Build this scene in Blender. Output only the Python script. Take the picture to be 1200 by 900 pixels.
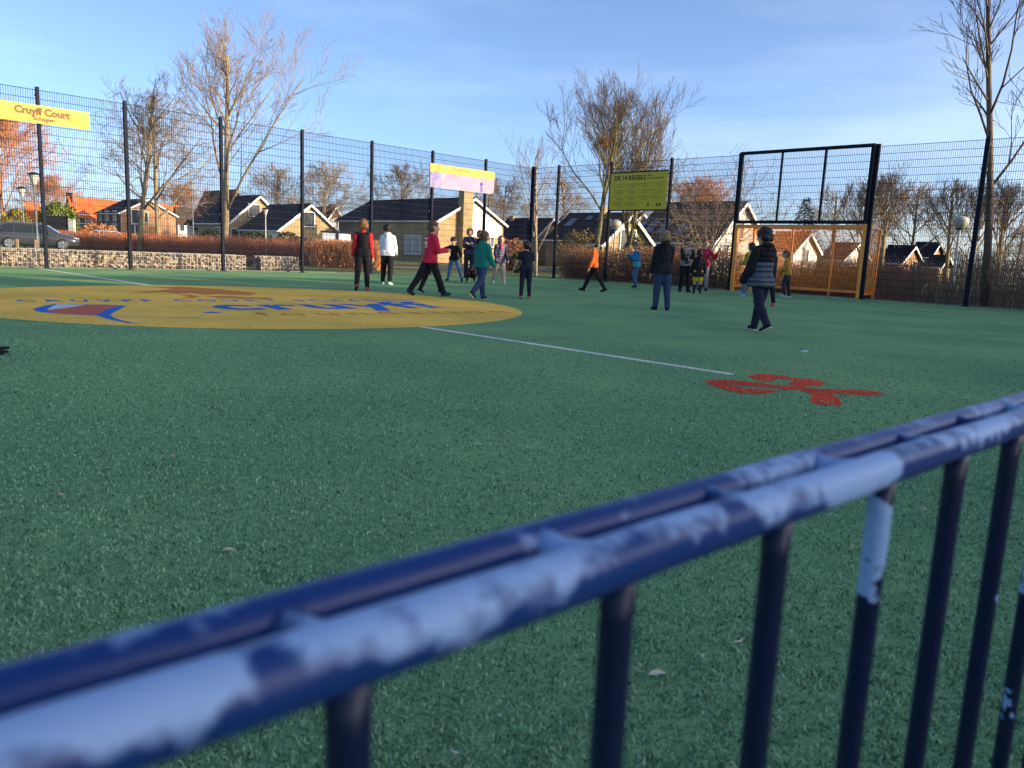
import bpy, bmesh, math, random
import numpy as np
from mathutils import Vector, Matrix, noise

for o in list(bpy.data.objects): bpy.data.objects.remove(o)
SC = bpy.context.scene
COL = SC.collection
rad = math.radians

# ------------------------------------------------------------------ camera
FPX, PITCH, ROLL, CH = 908.17, 0.16533, 0.04356, 0.8257      # for a 1200 x 900 picture
_f = Vector((0, math.cos(PITCH), -math.sin(PITCH))); _u0 = Vector((0, math.sin(PITCH), math.cos(PITCH))); _r0 = Vector((1, 0, 0))
_r = _r0 * math.cos(ROLL) + _u0 * math.sin(ROLL); _u = _u0 * math.cos(ROLL) - _r0 * math.sin(ROLL)
cam = bpy.data.cameras.new('camera'); CAM = bpy.data.objects.new('camera', cam); COL.objects.link(CAM)
CAM.matrix_world = Matrix(((_r.x, _u.x, -_f.x, 0), (_r.y, _u.y, -_f.y, 0), (_r.z, _u.z, -_f.z, CH), (0, 0, 0, 1)))
cam.sensor_width = 36; cam.lens = FPX / 1200 * 36; cam.clip_start = 0.02; cam.clip_end = 3000
cam.dof.use_dof = True; cam.dof.focus_distance = 14; cam.dof.aperture_fstop = 7.0
SC.camera = CAM
SC.render.resolution_x = 1024; SC.render.resolution_y = 768

# ------------------------------------------------------------------ sky, sun, exposure
SUN_EL = rad(13); SUN_AZ = rad(107)          # azimuth from +Y towards +X
SUND = Vector((math.cos(SUN_EL) * math.sin(SUN_AZ), math.cos(SUN_EL) * math.cos(SUN_AZ), math.sin(SUN_EL)))
W = bpy.data.worlds.new('World'); SC.world = W; W.use_nodes = True
nt = W.node_tree; nt.nodes.clear()
out = nt.nodes.new('ShaderNodeOutputWorld'); bg = nt.nodes.new('ShaderNodeBackground'); sky = nt.nodes.new('ShaderNodeTexSky')
sky.sky_type = 'NISHITA'; sky.sun_disc = False; sky.sun_elevation = SUN_EL; sky.sun_rotation = SUN_AZ
sky.air_density = 0.5; sky.dust_density = 1.8; sky.ozone_density = 2.0; sky.altitude = 0
bg.inputs[1].default_value = 0.15
# thin cirrus veil over the whole sky
tc = nt.nodes.new('ShaderNodeTexCoord'); mp = nt.nodes.new('ShaderNodeMapping'); mp.inputs['Scale'].default_value = (1.6, 1.6, 9.0); mp.inputs['Location'].default_value = (0.35, 0.1, 0.62)
ns = nt.nodes.new('ShaderNodeTexNoise'); ns.inputs['Scale'].default_value = 1.7; ns.inputs['Detail'].default_value = 7; ns.inputs['Roughness'].default_value = 0.55
rp = nt.nodes.new('ShaderNodeValToRGB'); rp.color_ramp.elements[0].position = 0.46; rp.color_ramp.elements[1].position = 0.74
rp.color_ramp.elements[1].color = (0.5, 0.5, 0.5, 1)
mx = nt.nodes.new('ShaderNodeMix'); mx.data_type = 'RGBA'
br = nt.nodes.new('ShaderNodeMix'); br.data_type = 'RGBA'; br.blend_type = 'MULTIPLY'; br.inputs[0].default_value = 1; br.inputs[7].default_value = (1.9, 1.5, 1.15, 1)
L = nt.links.new
L(tc.outputs['Generated'], mp.inputs[0]); L(mp.outputs[0], ns.inputs[0]); L(ns.outputs['Fac'], rp.inputs[0])
L(sky.outputs[0], br.inputs[6]); L(sky.outputs[0], mx.inputs[6]); L(br.outputs[2], mx.inputs[7]); L(rp.outputs[0], mx.inputs[0]); wb = nt.nodes.new('ShaderNodeMix'); wb.data_type = 'RGBA'; wb.blend_type = 'MULTIPLY'; wb.inputs[0].default_value = 1; wb.inputs[7].default_value = (1.0, 1.0, 1.0, 1); L(mx.outputs[2], wb.inputs[6]); L(wb.outputs[2], bg.inputs[0]); L(bg.outputs[0], out.inputs[0])
sl = bpy.data.lights.new('sun', 'SUN'); sl.energy = 4.0; sl.angle = rad(0.55); sl.color = (1.0, 0.80, 0.54)
so = bpy.data.objects.new('sun', sl); COL.objects.link(so); so.rotation_euler = SUND.to_track_quat('Z', 'Y').to_euler(); so.location = (0, 0, 40)
SC.view_settings.view_transform = 'Standard'; SC.view_settings.look = 'None'; SC.view_settings.gamma = 1; SC.view_settings.exposure = 1.28

# ------------------------------------------------------------------ surveying helpers
def ray(px, py): return _f + _r * ((px - 600) / FPX) - _u * ((py - 450) / FPX)
def gp(px, py, z=0.0):
    d = ray(px, py); t = (z - CH) / d.z
    return Vector((d.x * t, d.y * t, z))
def at(px, py, Y):
    d = ray(px, py); t = Y / d.y
    return Vector((d.x * t, Y, CH + d.z * t))
def proj(P):
    d = Vector(P) - Vector((0, 0, CH)); z = d.dot(_f)
    return 600 + FPX * d.dot(_r) / z, 450 - FPX * d.dot(_u) / z
def base_at(px, Y, z):           # point of ground height z seen in column px at depth Y
    lo = at(px, 300, Y)
    for _ in range(6):
        x, y = proj((lo.x, Y, z)); lo.x += (px - x) / FPX * Y
    return Vector((lo.x, Y, z))
CORNER = Vector((0.461, 31.304, 0)); DL = Vector((-0.7021, -0.7121, 0)); DR = Vector((0.7121, -0.7021, 0))
def wl(l, r, z=0.0): return CORNER + DL * l + DR * r + Vector((0, 0, z))
def wall_coords(P): d = Vector(P) - CORNER; return d.dot(DL), d.dot(DR)
ANG_L = math.atan2(DL.y, DL.x); ANG_R = math.atan2(DR.y, DR.x)
GZ = -0.12                       # level of the ground outside the court

# ------------------------------------------------------------------ materials
MATS = {}
def mat(name, col, rough=0.8, var=0.18, scale=6.0, bump=0.0, bscale=None, metal=0.0, col2=None, spec=0.35, coords='Object', stretch=None, detail=4):
    if name in MATS: return MATS[name]
    m = bpy.data.materials.new(name); m.use_nodes = True; n = m.node_tree; b = n.nodes['Principled BSDF']
    b.inputs['Roughness'].default_value = rough; b.inputs['Metallic'].default_value = metal; b.inputs['Specular IOR Level'].default_value = spec
    t = n.nodes.new('ShaderNodeTexCoord'); src = t.outputs[coords]
    if stretch:
        mpp = n.nodes.new('ShaderNodeMapping'); mpp.inputs['Scale'].default_value = stretch; n.links.new(src, mpp.inputs[0]); src = mpp.outputs[0]
    no = n.nodes.new('ShaderNodeTexNoise'); no.inputs['Scale'].default_value = scale; no.inputs['Detail'].default_value = detail; n.links.new(src, no.inputs[0])
    cr = n.nodes.new('ShaderNodeValToRGB'); e = cr.color_ramp.elements; e[0].position = 0.3; e[1].position = 0.7
    c2 = col2 if col2 else tuple(min(1, c * (1 + var)) for c in col); c1 = col if col2 else tuple(c * (1 - var) for c in col)
    e[0].color = (*c1, 1); e[1].color = (*c2, 1)
    n.links.new(no.outputs['Fac'], cr.inputs[0]); n.links.new(cr.outputs[0], b.inputs['Base Color'])
    if bump:
        n2 = n.nodes.new('ShaderNodeTexNoise'); n2.inputs['Scale'].default_value = bscale or scale * 4; n2.inputs['Detail'].default_value = 3; n.links.new(src, n2.inputs[0])
        bp = n.nodes.new('ShaderNodeBump'); bp.inputs['Strength'].default_value = bump; bp.inputs['Distance'].default_value = 0.02
        n.links.new(n2.outputs['Fac'], bp.inputs['Height']); n.links.new(bp.outputs[0], b.inputs['Normal'])
    MATS[name] = m
    return m
def nodes_of(m): return m.node_tree.nodes, m.node_tree.links, m.node_tree.nodes['Principled BSDF']

def mat_per_face(name, cols, rough=0.8, seed_scale=37.0, trans=0.0):
    """colour chosen by a random value per mesh island (leaves, stones)"""
    m = bpy.data.materials.new(name); m.use_nodes = True; N, K, b = nodes_of(m)
    g = N.new('ShaderNodeNewGeometry'); cr = N.new('ShaderNodeValToRGB'); el = cr.color_ramp.elements
    el[0].position = 0; el[0].color = (*cols[0], 1); el[1].position = 1; el[1].color = (*cols[-1], 1)
    for i, c in enumerate(cols[1:-1], 1):
        x = el.new(i / (len(cols) - 1)); x.color = (*c, 1)
    K.new(g.outputs['Random Per Island'], cr.inputs[0]); K.new(cr.outputs[0], b.inputs['Base Color'])
    b.inputs['Roughness'].default_value = rough; b.inputs['Specular IOR Level'].default_value = 0.25
    if trans:
        tr = N.new('ShaderNodeBsdfTranslucent'); mxs = N.new('ShaderNodeMixShader'); mxs.inputs[0].default_value = trans; K.new(cr.outputs[0], tr.inputs[0]); K.new(b.outputs[0], mxs.inputs[1]); K.new(tr.outputs[0], mxs.inputs[2]); K.new(mxs.outputs[0], N['Material Output'].inputs[0])
    MATS[name] = m; return m

def turf_mat(name, col, speck, dark, fade=None):
    m = bpy.data.materials.new(name); m.use_nodes = True; N, K, b = nodes_of(m)
    t = N.new('ShaderNodeTexCoord')
    def noi(sc, det, ro=0.6):
        n = N.new('ShaderNodeTexNoise'); n.inputs['Scale'].default_value = sc; n.inputs['Detail'].default_value = det; n.inputs['Roughness'].default_value = ro; K.new(t.outputs['Object'], n.inputs[0]); return n
    def ramp(src, p0, c0, p1, c1):
        c = N.new('ShaderNodeValToRGB'); e = c.color_ramp.elements; e[0].position = p0; e[1].position = p1; e[0].color = (*c0, 1); e[1].color = (*c1, 1); K.new(src, c.inputs[0]); return c
    fine = noi(150, 3, 0.75); mid = noi(26, 4, 0.7); big = noi(0.55, 4)
    c1 = ramp(fine.outputs['Fac'], 0.34, dark, 0.66, col)
    c2 = ramp(mid.outputs['Fac'], 0.35, (0.72, 0.78, 0.74), 0.7, (1.12, 1.1, 1.12))
    c3 = ramp(big.outputs['Fac'], 0.3, (0.72, 0.78, 0.80), 0.72, (1.26, 1.16, 0.98))
    a = N.new('ShaderNodeMix'); a.data_type = 'RGBA'; a.blend_type = 'MULTIPLY'; a.inputs[0].default_value = 1; K.new(c1.outputs[0], a.inputs[6]); K.new(c2.outputs[0], a.inputs[7])
    a2 = N.new('ShaderNodeMix'); a2.data_type = 'RGBA'; a2.blend_type = 'MULTIPLY'; a2.inputs[0].default_value = 1; K.new(a.outputs[2], a2.inputs[6]); K.new(c3.outputs[0], a2.inputs[7])
    sp = noi(95, 2, 0.5); spr = ramp(sp.outputs['Fac'], 0.70, (0, 0, 0), 0.76, (1, 1, 1))
    a3 = N.new('ShaderNodeMix'); a3.data_type = 'RGBA'; K.new(spr.outputs[0], a3.inputs[0]); K.new(a2.outputs[2], a3.inputs[6]); a3.inputs[7].default_value = (*speck, 1)
    last = a3.outputs[2]
    if fade:
        fn = noi(38, 5, 0.75); fr = ramp(fn.outputs['Fac'], 0.60, (0, 0, 0), 0.74, (0.7, 0.7, 0.7)); a4 = N.new('ShaderNodeMix'); a4.data_type = 'RGBA'; K.new(fr.outputs[0], a4.inputs[0]); K.new(last, a4.inputs[6]); a4.inputs[7].default_value = (*fade, 1); last = a4.outputs[2]
    K.new(last, b.inputs['Base Color']); b.inputs['Roughness'].default_value = 0.9; b.inputs['Specular IOR Level'].default_value = 0.0
    bp = N.new('ShaderNodeBump'); bp.inputs['Strength'].default_value = 0.35; bp.inputs['Distance'].default_value = 0.01; K.new(fine.outputs['Fac'], bp.inputs['Height']); K.new(bp.outputs[0], b.inputs['Normal'])
    MATS[name] = m; return m

# ------------------------------------------------------------------ mesh helpers
PM = {}
class MB:
    def __init__(s): s.v = []; s.f = []
    def quad_box(s, c, ax, ay, az):
        """box from centre and three half-axis vectors"""
        c = Vector(c); ax = Vector(ax); ay = Vector(ay); az = Vector(az); i = len(s.v)
        for sz in (-1, 1):
            for sx, sy in ((-1, -1), (1, -1), (1, 1), (-1, 1)): s.v.append(c + ax * sx + ay * sy + az * sz)
        s.f += [(i, i+3, i+2, i+1), (i+4, i+5, i+6, i+7), (i, i+1, i+5, i+4), (i+1, i+2, i+6, i+5), (i+2, i+3, i+7, i+6), (i+3, i, i+4, i+7)]
        return s
    def box(s, c, size): return s.quad_box(c, (size[0]/2, 0, 0), (0, size[1]/2, 0), (0, 0, size[2]/2))
    def tube(s, pts, rads, n=6, cap=True):
        pts = [Vector(p) for p in pts]; rings = []; a = None
        for k, p in enumerate(pts):
            d = (pts[min(k+1, len(pts)-1)] - pts[max(k-1, 0)])
            if d.length < 1e-9: d = Vector((0, 0, 1))
            d.normalize()
            if a is None: a = d.orthogonal().normalized()
            a = (a - d * a.dot(d));
            if a.length < 1e-6: a = d.orthogonal()
            a.normalize(); b = d.cross(a); i = len(s.v)
            r = rads[k] if hasattr(rads, '__len__') else rads
            for q in range(n):
                t = 2 * math.pi * q / n; s.v.append(p + (a * math.cos(t) + b * math.sin(t)) * r)
            rings.append(i)
        for i, j in zip(rings, rings[1:]):
            for q in range(n): s.f.append((i+q, i+(q+1) % n, j+(q+1) % n, j+q))
        if cap:
            s.f.append(tuple(rings[0]+q for q in range(n))[::-1]); s.f.append(tuple(rings[-1]+q for q in range(n)))
        return s
    def capsule(s, p, q, r0, r1, flat=None, n=12):
        """closed tapered capsule; flat = (axis, factor) squeezes the section along a direction"""
        p = Vector(p); q = Vector(q); d = q - p; L_ = d.length
        d = d.normalized() if L_ > 1e-6 else Vector((0, 0, 1))
        a = d.orthogonal().normalized(); b = d.cross(a); i0 = len(s.v); rows = []
        for k in range(5):
            t = math.pi / 2 * (1 - k / 4); rows.append((p - d * r0 * math.sin(t), r0 * math.cos(t)))
        for k in range(5):
            t = math.pi / 2 * k / 4; rows.append((q + d * r1 * math.sin(t), r1 * math.cos(t)))
        for c, r in rows:
            for m_ in range(n):
                t = 2 * math.pi * m_ / n; w = (a * math.cos(t) + b * math.sin(t)) * max(r, 1e-4)
                if flat:
                    ax, fac = flat; w = w + ax * (w.dot(ax) * (fac - 1))
                s.v.append(c + w)
        for k in range(len(rows) - 1):
            for m_ in range(n):
                a0 = i0 + k*n + m_; a1 = i0 + k*n + (m_+1) % n; s.f.append((a0, a1, a1 + n, a0 + n))
        s.f.append(tuple(i0 + m_ for m_ in range(n))[::-1]); e = i0 + (len(rows)-1)*n; s.f.append(tuple(e + m_ for m_ in range(n)))
        return s
    def ball(s, c, r, n=12, m_=8, sc=(1, 1, 1)):
        c = Vector(c); i0 = len(s.v)
        for k in range(m_ + 1):
            t = math.pi * k / m_
            for q in range(n):
                p_ = 2 * math.pi * q / n; rr = max(math.sin(t), 1e-3)
                s.v.append(c + Vector((r*sc[0]*rr*math.cos(p_), r*sc[1]*rr*math.sin(p_), -r*sc[2]*math.cos(t))))
        for k in range(m_):
            for q in range(n):
                a0 = i0 + k*n + q; a1 = i0 + k*n + (q+1) % n; s.f.append((a0, a1, a1 + n, a0 + n))
        s.f.append(tuple(i0 + q for q in range(n))[::-1]); e = i0 + m_*n; s.f.append(tuple(e + q for q in range(n)))
        return s
    def poly(s, pts):
        i = len(s.v); s.v += [Vector(p) for p in pts]; s.f.append(tuple(range(i, i + len(pts)))); return s
    def prism(s, pts, d):
        """extruded polygon"""
        i = len(s.v); n = len(pts); d = Vector(d); s.v += [Vector(p) for p in pts] + [Vector(p) + d for p in pts]
        s.f.append(tuple(range(i, i+n))[::-1]); s.f.append(tuple(range(i+n, i+2*n)))
        for q in range(n): s.f.append((i+q, i+(q+1) % n, i+n+(q+1) % n, i+n+q))
        return s
    def lathe(s, prof, n=20, c=(0, 0, 0)):
        c = Vector(c); i0 = len(s.v)
        for r, z in prof:
            for q in range(n):
                t = 2*math.pi*q/n; s.v.append(c + Vector((r*math.cos(t), r*math.sin(t), z)))
        for k in range(len(prof)-1):
            for q in range(n):
                a0 = i0+k*n+q; a1 = i0+k*n+(q+1) % n; s.f.append((a0, a1, a1+n, a0+n))
        s.f.append(tuple(i0+q for q in range(n))[::-1]); e = i0+(len(prof)-1)*n; s.f.append(tuple(e+q for q in range(n)))
        return s
    def mesh(s, name, m, inv=None, smooth=False):
        me = bpy.data.meshes.new(name)
        vs = [inv @ v for v in s.v] if inv is not None else s.v
        me.from_pydata([tuple(v) for v in vs], [], s.f); 
        if smooth: me.shade_smooth()
        me.materials.append(m); me.update(); return me
    def build(s, name, m, parent=None, smooth=False, world=True):
        inv = PM[parent.name].inverted() if (parent is not None and world) else None
        o = bpy.data.objects.new(name, s.mesh(name, m, inv, smooth)); COL.objects.link(o)
        if parent is not None: o.parent = parent; PM[o.name] = PM[parent.name]
        else: PM[o.name] = Matrix.Identity(4)
        return o
def tag(o, label=None, cat=None, group=None, kind=None):
    for k, v in (('label', label), ('category', cat), ('group', group), ('kind', kind)):
        if v: o[k] = v
    return o
def thing(name, label, cat, loc=(0, 0, 0), rz=0.0, group=None):
    o = bpy.data.objects.new(name, None); COL.objects.link(o); o.empty_display_size = 0.2
    o.location = loc; o.rotation_euler = (0, 0, rz); PM[o.name] = Matrix.Translation(Vector(loc)) @ Matrix.Rotation(rz, 4, 'Z')
    return tag(o, label, cat, group)
def link_copy(src_mesh, name, parent, loc=(0, 0, 0), rz=0.0):
    o = bpy.data.objects.new(name, src_mesh); COL.objects.link(o); o.parent = parent; o.location = loc; o.rotation_euler = (0, 0, rz)
    PM[o.name] = PM[parent.name] @ Matrix.Translation(Vector(loc)) @ Matrix.Rotation(rz, 4, 'Z'); return o
def copy_tree(o, parent=None):
    c = o.copy(); COL.objects.link(c); c.parent = parent
    PM[c.name] = PM[o.name]
    for ch in o.children: copy_tree(ch, c)
    return c
def text_mesh(body, name, m, parent, origin, xdir, ydir, width=None, height=0.2, bold=0.0, depth=0.0, align='LEFT', space=1.0):
    """lettering laid flat: xdir, ydir unit vectors; origin = left end of the baseline"""
    cu = bpy.data.curves.new(name, 'FONT'); cu.body = body; cu.size = 1; cu.offset = bold; cu.resolution_u = 3; cu.space_character = space; cu.align_x = align
    t = bpy.data.objects.new('tmp_text', cu); TMP.collection.objects.link(t); TMP.view_layers[0].update()
    dg = TMP.view_layers[0].depsgraph; dg.update(); me = bpy.data.meshes.new_from_object(t.evaluated_get(dg)); bpy.data.objects.remove(t); bpy.data.curves.remove(cu)
    co = np.array([v.co[:] for v in me.vertices]) if len(me.vertices) else np.zeros((1, 3))
    w = co[:, 0].max() - co[:, 0].min(); sx = (width / w) if width else height / 0.72; sy = height / 0.72
    xdir = Vector(xdir); ydir = Vector(ydir); origin = Vector(origin); inv = PM[parent.name].inverted()
    off = co[:, 0].min() if align == 'LEFT' else 0.0
    for v in me.vertices:
        v.co = inv @ (origin + xdir * (v.co.x - off) * sx + ydir * v.co.y * sy)
    me.name = name; me.materials.clear(); me.materials.append(m)
    o = bpy.data.objects.new(name, me); COL.objects.link(o); o.parent = parent; PM[o.name] = PM[parent.name]; return o
TMP = bpy.data.scenes.new('workbench')
rng = random.Random(11)
Z3 = Vector((0, 0, 1))

# ================================================================== GROUND
def np_mesh(name, V, F, m, parent=None, mats=None, midx=None, nv=4):
    me = bpy.data.meshes.new(name); nf = len(F)
    me.vertices.add(len(V)); me.vertices.foreach_set('co', np.asarray(V, dtype=np.float32).ravel())
    me.loops.add(nf * nv); me.loops.foreach_set('vertex_index', np.asarray(F, dtype=np.int32).ravel())
    me.polygons.add(nf); me.polygons.foreach_set('loop_start', np.arange(0, nf * nv, nv, dtype=np.int32)); me.polygons.foreach_set('loop_total', np.full(nf, nv, dtype=np.int32))
    for q in (mats or [m]): me.materials.append(q)
    if midx is not None: me.polygons.foreach_set('material_index', np.asarray(midx, dtype=np.int32))
    me.update(); me.validate()
    o = bpy.data.objects.new(name, me); COL.objects.link(o); PM[o.name] = Matrix.Identity(4)
    if parent is not None: o.parent = parent; PM[o.name] = PM[parent.name]
    return o
nrg = np.random.default_rng(5)

def struct(o): o['kind'] = 'structure'; return o
m_grass = mat('lawn', (0.085, 0.135, 0.025), 0.9, scale=0.8, col2=(0.19, 0.22, 0.05), bump=0.8, bscale=60, detail=8)
gnd = MB(); gnd.poly([(-900, -300, GZ), (900, -300, GZ), (900, 1500, GZ), (-900, 1500, GZ)]); struct(gnd.build('ground', m_grass))
m_turf = turf_mat('green artificial turf', (0.275, 0.475, 0.260), (0.52, 0.58, 0.44), (0.090, 0.205, 0.110))
tb = MB(); tb.prism([wl(-0.35, -0.45, GZ - 0.05), wl(-0.35, 21.62, GZ - 0.05), wl(46, 21.62, GZ - 0.05), wl(46, -0.45, GZ - 0.05)], (0, 0, -GZ + 0.05))
TURF = struct(tb.build('turf', m_turf))
# concrete edging round the court and paving on the spectators' side
m_kerb = mat('concrete edging', (0.20, 0.19, 0.175), 0.9, scale=9, bump=0.4)
kb = MB()
for a, b_ in ((wl(-0.41, -0.51), wl(46.06, -0.51)), (wl(-0.41, -0.51), wl(-0.41, 21.68)), (wl(-0.41, 21.68), wl(46.06, 21.68))):
    d = (b_ - a).normalized(); c = (a + b_) / 2; c.z = -0.09; kb.quad_box(c, d * ((b_ - a).length / 2 + 0.05), Z3.cross(d) * 0.05, (0, 0, 0.11))
struct(kb.build('court_edging', m_kerb))
m_pave = mat('concrete paving', (0.17, 0.165, 0.155), 0.9, scale=3, bump=0.3, bscale=40)
pv = MB(); pv.prism([wl(-26, 21.74, GZ - 0.2), wl(-26, 29.0, GZ - 0.2), wl(50, 29.0, GZ - 0.2), wl(50, 21.74, GZ - 0.2)], (0, 0, 0.26)); struct(pv.build('paving', m_pave))
# road beyond the low stone walls, and a footpath
m_asph = mat('asphalt', (0.055, 0.056, 0.060), 0.85, scale=3, bump=0.3, bscale=60)
rd = MB(); rd.prism([wl(-30, -10.5, GZ - 0.1), wl(-30, -16.5, GZ - 0.1), wl(75, -27.5, GZ - 0.1), wl(75, -21.5, GZ - 0.1)], (0, 0, 0.104)); struct(rd.build('road', m_asph))
m_path = mat('brick path', (0.28, 0.17, 0.13), 0.9, scale=5, bump=0.3)
pth = MB(); A_, B_ = gp(395, 311.0, GZ), gp(640, 313.2, GZ); C_, D_ = gp(640, 315.6, GZ), gp(395, 313.0, GZ)
pth.prism([p_ - Vector((0, 0, 0.05)) for p_ in (A_, B_, C_, D_)][::-1], (0, 0, 0.055)); struct(pth.build('path', m_path))

# ------------------------------------------------------------------ painted markings on the turf (parts of the turf)
def turf_paint(name, col):
    return turf_mat(name, col, tuple(min(1, c * 1.25) for c in col), tuple(c * 0.84 for c in col), tuple(0.62 * c + 0.38 * g_ for c, g_ in zip(col, (0.18, 0.33, 0.15))))
m_yel = turf_paint('yellow turf', (0.95, 0.60, 0.15)); m_wht = turf_paint('white turf', (0.80, 0.80, 0.78)); m_red = turf_paint('red turf', (0.72, 0.085, 0.055))
m_blu = turf_paint('blue turf', (0.06, 0.20, 0.62)); m_rst = turf_paint('rust turf', (0.66, 0.26, 0.10)); m_lbl = turf_paint('pale blue turf', (0.62, 0.68, 0.76)); m_pnk = turf_paint('dull red turf', (0.60, 0.18, 0.14))
CC = wl(17.287, 11.074); CR = 3.892
c_ = MB(); c_.poly([CC + Vector((CR * math.cos(t), CR * math.sin(t), 0.0022)) for t in np.linspace(0, 2 * math.pi, 96, endpoint=False)]); c_.build('centre_circle', m_yel, TURF)
rl_end = wall_coords(gp(847, 441))[1]
for r0, r1 in ((0.15, 11.074 - CR + 0.02), (11.074 + CR - 0.02, rl_end)):
    q = MB(); q.poly([wl(17.287 - 0.045, r0, 0.0018), wl(17.287 - 0.045, r1, 0.0018), wl(17.287 + 0.045, r1, 0.0018), wl(17.287 + 0.045, r0, 0.0018)][::-1]); q.build('halfway_line', m_wht, TURF)
def flat_px(name, m, pts, z):                       # outline of flat paint surveyed from the picture
    b = MB(); P = [gp(x, y, 0) + Vector((0, 0, z)) for x, y in pts]
    ar = sum(P[i].x * P[(i+1) % len(P)].y - P[(i+1) % len(P)].x * P[i].y for i in range(len(P)))
    if ar < 0: P = P[::-1]
    b.poly(P); return b.build(name, m, TURF)
def stroke_px(name, m, pts, wid, z):
    P = [gp(x, y, 0) for x, y in pts]; b = MB(); Lf = []; Rt = []
    for k, p_ in enumerate(P):
        d = (P[min(k+1, len(P)-1)] - P[max(k-1, 0)]).normalized(); n = Z3.cross(d); w = wid[k] if hasattr(wid, '__len__') else wid
        Lf.append(p_ + n * w / 2 + Vector((0, 0, z))); Rt.append(p_ - n * w / 2 + Vector((0, 0, z)))
    for k in range(len(P) - 1): b.poly([Rt[k], Rt[k+1], Lf[k+1], Lf[k]])
    return b.build(name, m, TURF)
zf = lambda pts, ox=800, oy=400, s=4.615: [(ox + x / s, oy + y / s) for x, y in pts]
# red running figure by the end of the halfway line
flat_px('red_figure', m_red, zf([(345,188),(400,180),(450,177),(530,185),(620,200),(700,205),(745,215),(778,229),(740,240),(690,242),(640,240),(560,232),(600,215),(540,204),(505,206),(475,220),(400,212),(372,200)]), 0.0022)
flat_px('red_figure', m_red, zf([(108,218),(150,211),(200,208),(330,216),(400,224),(470,235),(560,240),(640,243),(720,258),(840,262),(1000,267),(1065,275),(1098,286),(1060,292),(980,291),(900,289),(830,285),(760,279),(700,270),(640,266),(560,262),(450,250),(330,240),(250,234),(290,246),(380,258),(450,262),(522,270),(470,281),(410,288),(340,284),(290,277),(235,266),(180,247),(140,232)]), 0.0026)
flat_px('red_figure', m_red, zf([(645,268),(690,271),(740,277),(800,285),(845,308),(862,332),(855,347),(790,348),(735,343),(695,335),(690,310),(705,296),(685,282)]), 0.003)
# red splash, wordmark and emblem inside the yellow circle
fs = lambda pts: [(x / 3.75, 325 + y / 3.75) for x, y in pts]
flat_px('red_splash', m_rst, fs([(640,40),(720,42),(800,40),(880,46),(980,54),(1060,62),(1130,70),(1100,80),(1020,78),(960,74),(900,78),(840,68),(780,72),(720,66),(650,68),(560,66),(700,58),(760,52)]), 0.003)
flat_px('red_splash', m_rst, fs([(770,76),(840,78),(880,86),(850,92),(800,90),(830,84)]), 0.003)
flat_px('red_splash', m_rst, fs([(900,84),(1010,82),(1080,88),(1200,90),(1180,96),(1060,94),(960,92)]), 0.003)
f7 = lambda pts: [(x / 7.5, 270 + y / 7.5) for x, y in pts]
flat_px('emblem_field', m_lbl, f7([(380,690),(420,665),(480,648),(620,650),(760,655),(660,672),(520,690),(420,704)]), 0.0034)
flat_px('emblem_field', m_pnk, f7([(390,706),(520,690),(660,672),(760,655),(905,655),(1045,662),(960,705),(885,750),(760,748),(640,742),(500,732)]), 0.0038)
stroke_px('emblem_outline', m_blu, f7([(500,648),(430,664),(375,685),(350,700),(380,716),(470,728),(600,738),(760,747),(890,750)]), [0.03,0.09,0.13,0.14,0.08,0.04,0.03,0.03,0.03], 0.0042)
stroke_px('emblem_outline', m_blu, f7([(1180,668),(1090,664),(1010,690),(945,722),(905,748),(960,772),(1040,795),(1130,812),(1230,824)]), [0.03,0.09,0.13,0.12,0.14,0.09,0.07,0.06,0.02], 0.0046)
stroke_px('emblem_outline', m_blu, f7([(620,650),(760,655),(905,655),(1060,662)]), [0.03,0.04,0.03,0.04], 0.005)
stroke_px('emblem_outline', m_blu, fs([(500,174),(650,176),(800,178),(880,177)]), [0.02,0.03,0.04,0.06], 0.0042)
flat_px('emblem_dot', m_blu, fs([(890,155),(930,152),(970,154),(972,157),(930,159),(895,158)]), 0.0042)
def turf_word(body, m, bl, br, tl, bold, sp=1.0, z=0.0042, fac=1.0):
    a, b_, c2 = gp(*bl), gp(*br), gp(*tl); xd = (b_ - a).normalized(); yd = Z3.cross(xd); h = abs((c2 - a).dot(yd)) * fac
    return text_mesh(body, 'lettering', m, TURF, a + Vector((0, 0, z)), xd, yd, (b_ - a).length, h, bold, space=sp)
turf_word('cruyff', m_blu, (262, 363.4), (529, 360.4), (262, 357.2), 0.03, 1.1, fac=1.36)
turf_word('foundation', m_rst, (307, 370.6), (600, 366.8), (307, 367.4), 0.0, 1.3, fac=1.36)
turf_word('CRUYFF COURT SCHAGEN', m_blu, (20, 353.9), (484, 352.9), (20, 351.4), 0.025, 1.6)

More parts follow.
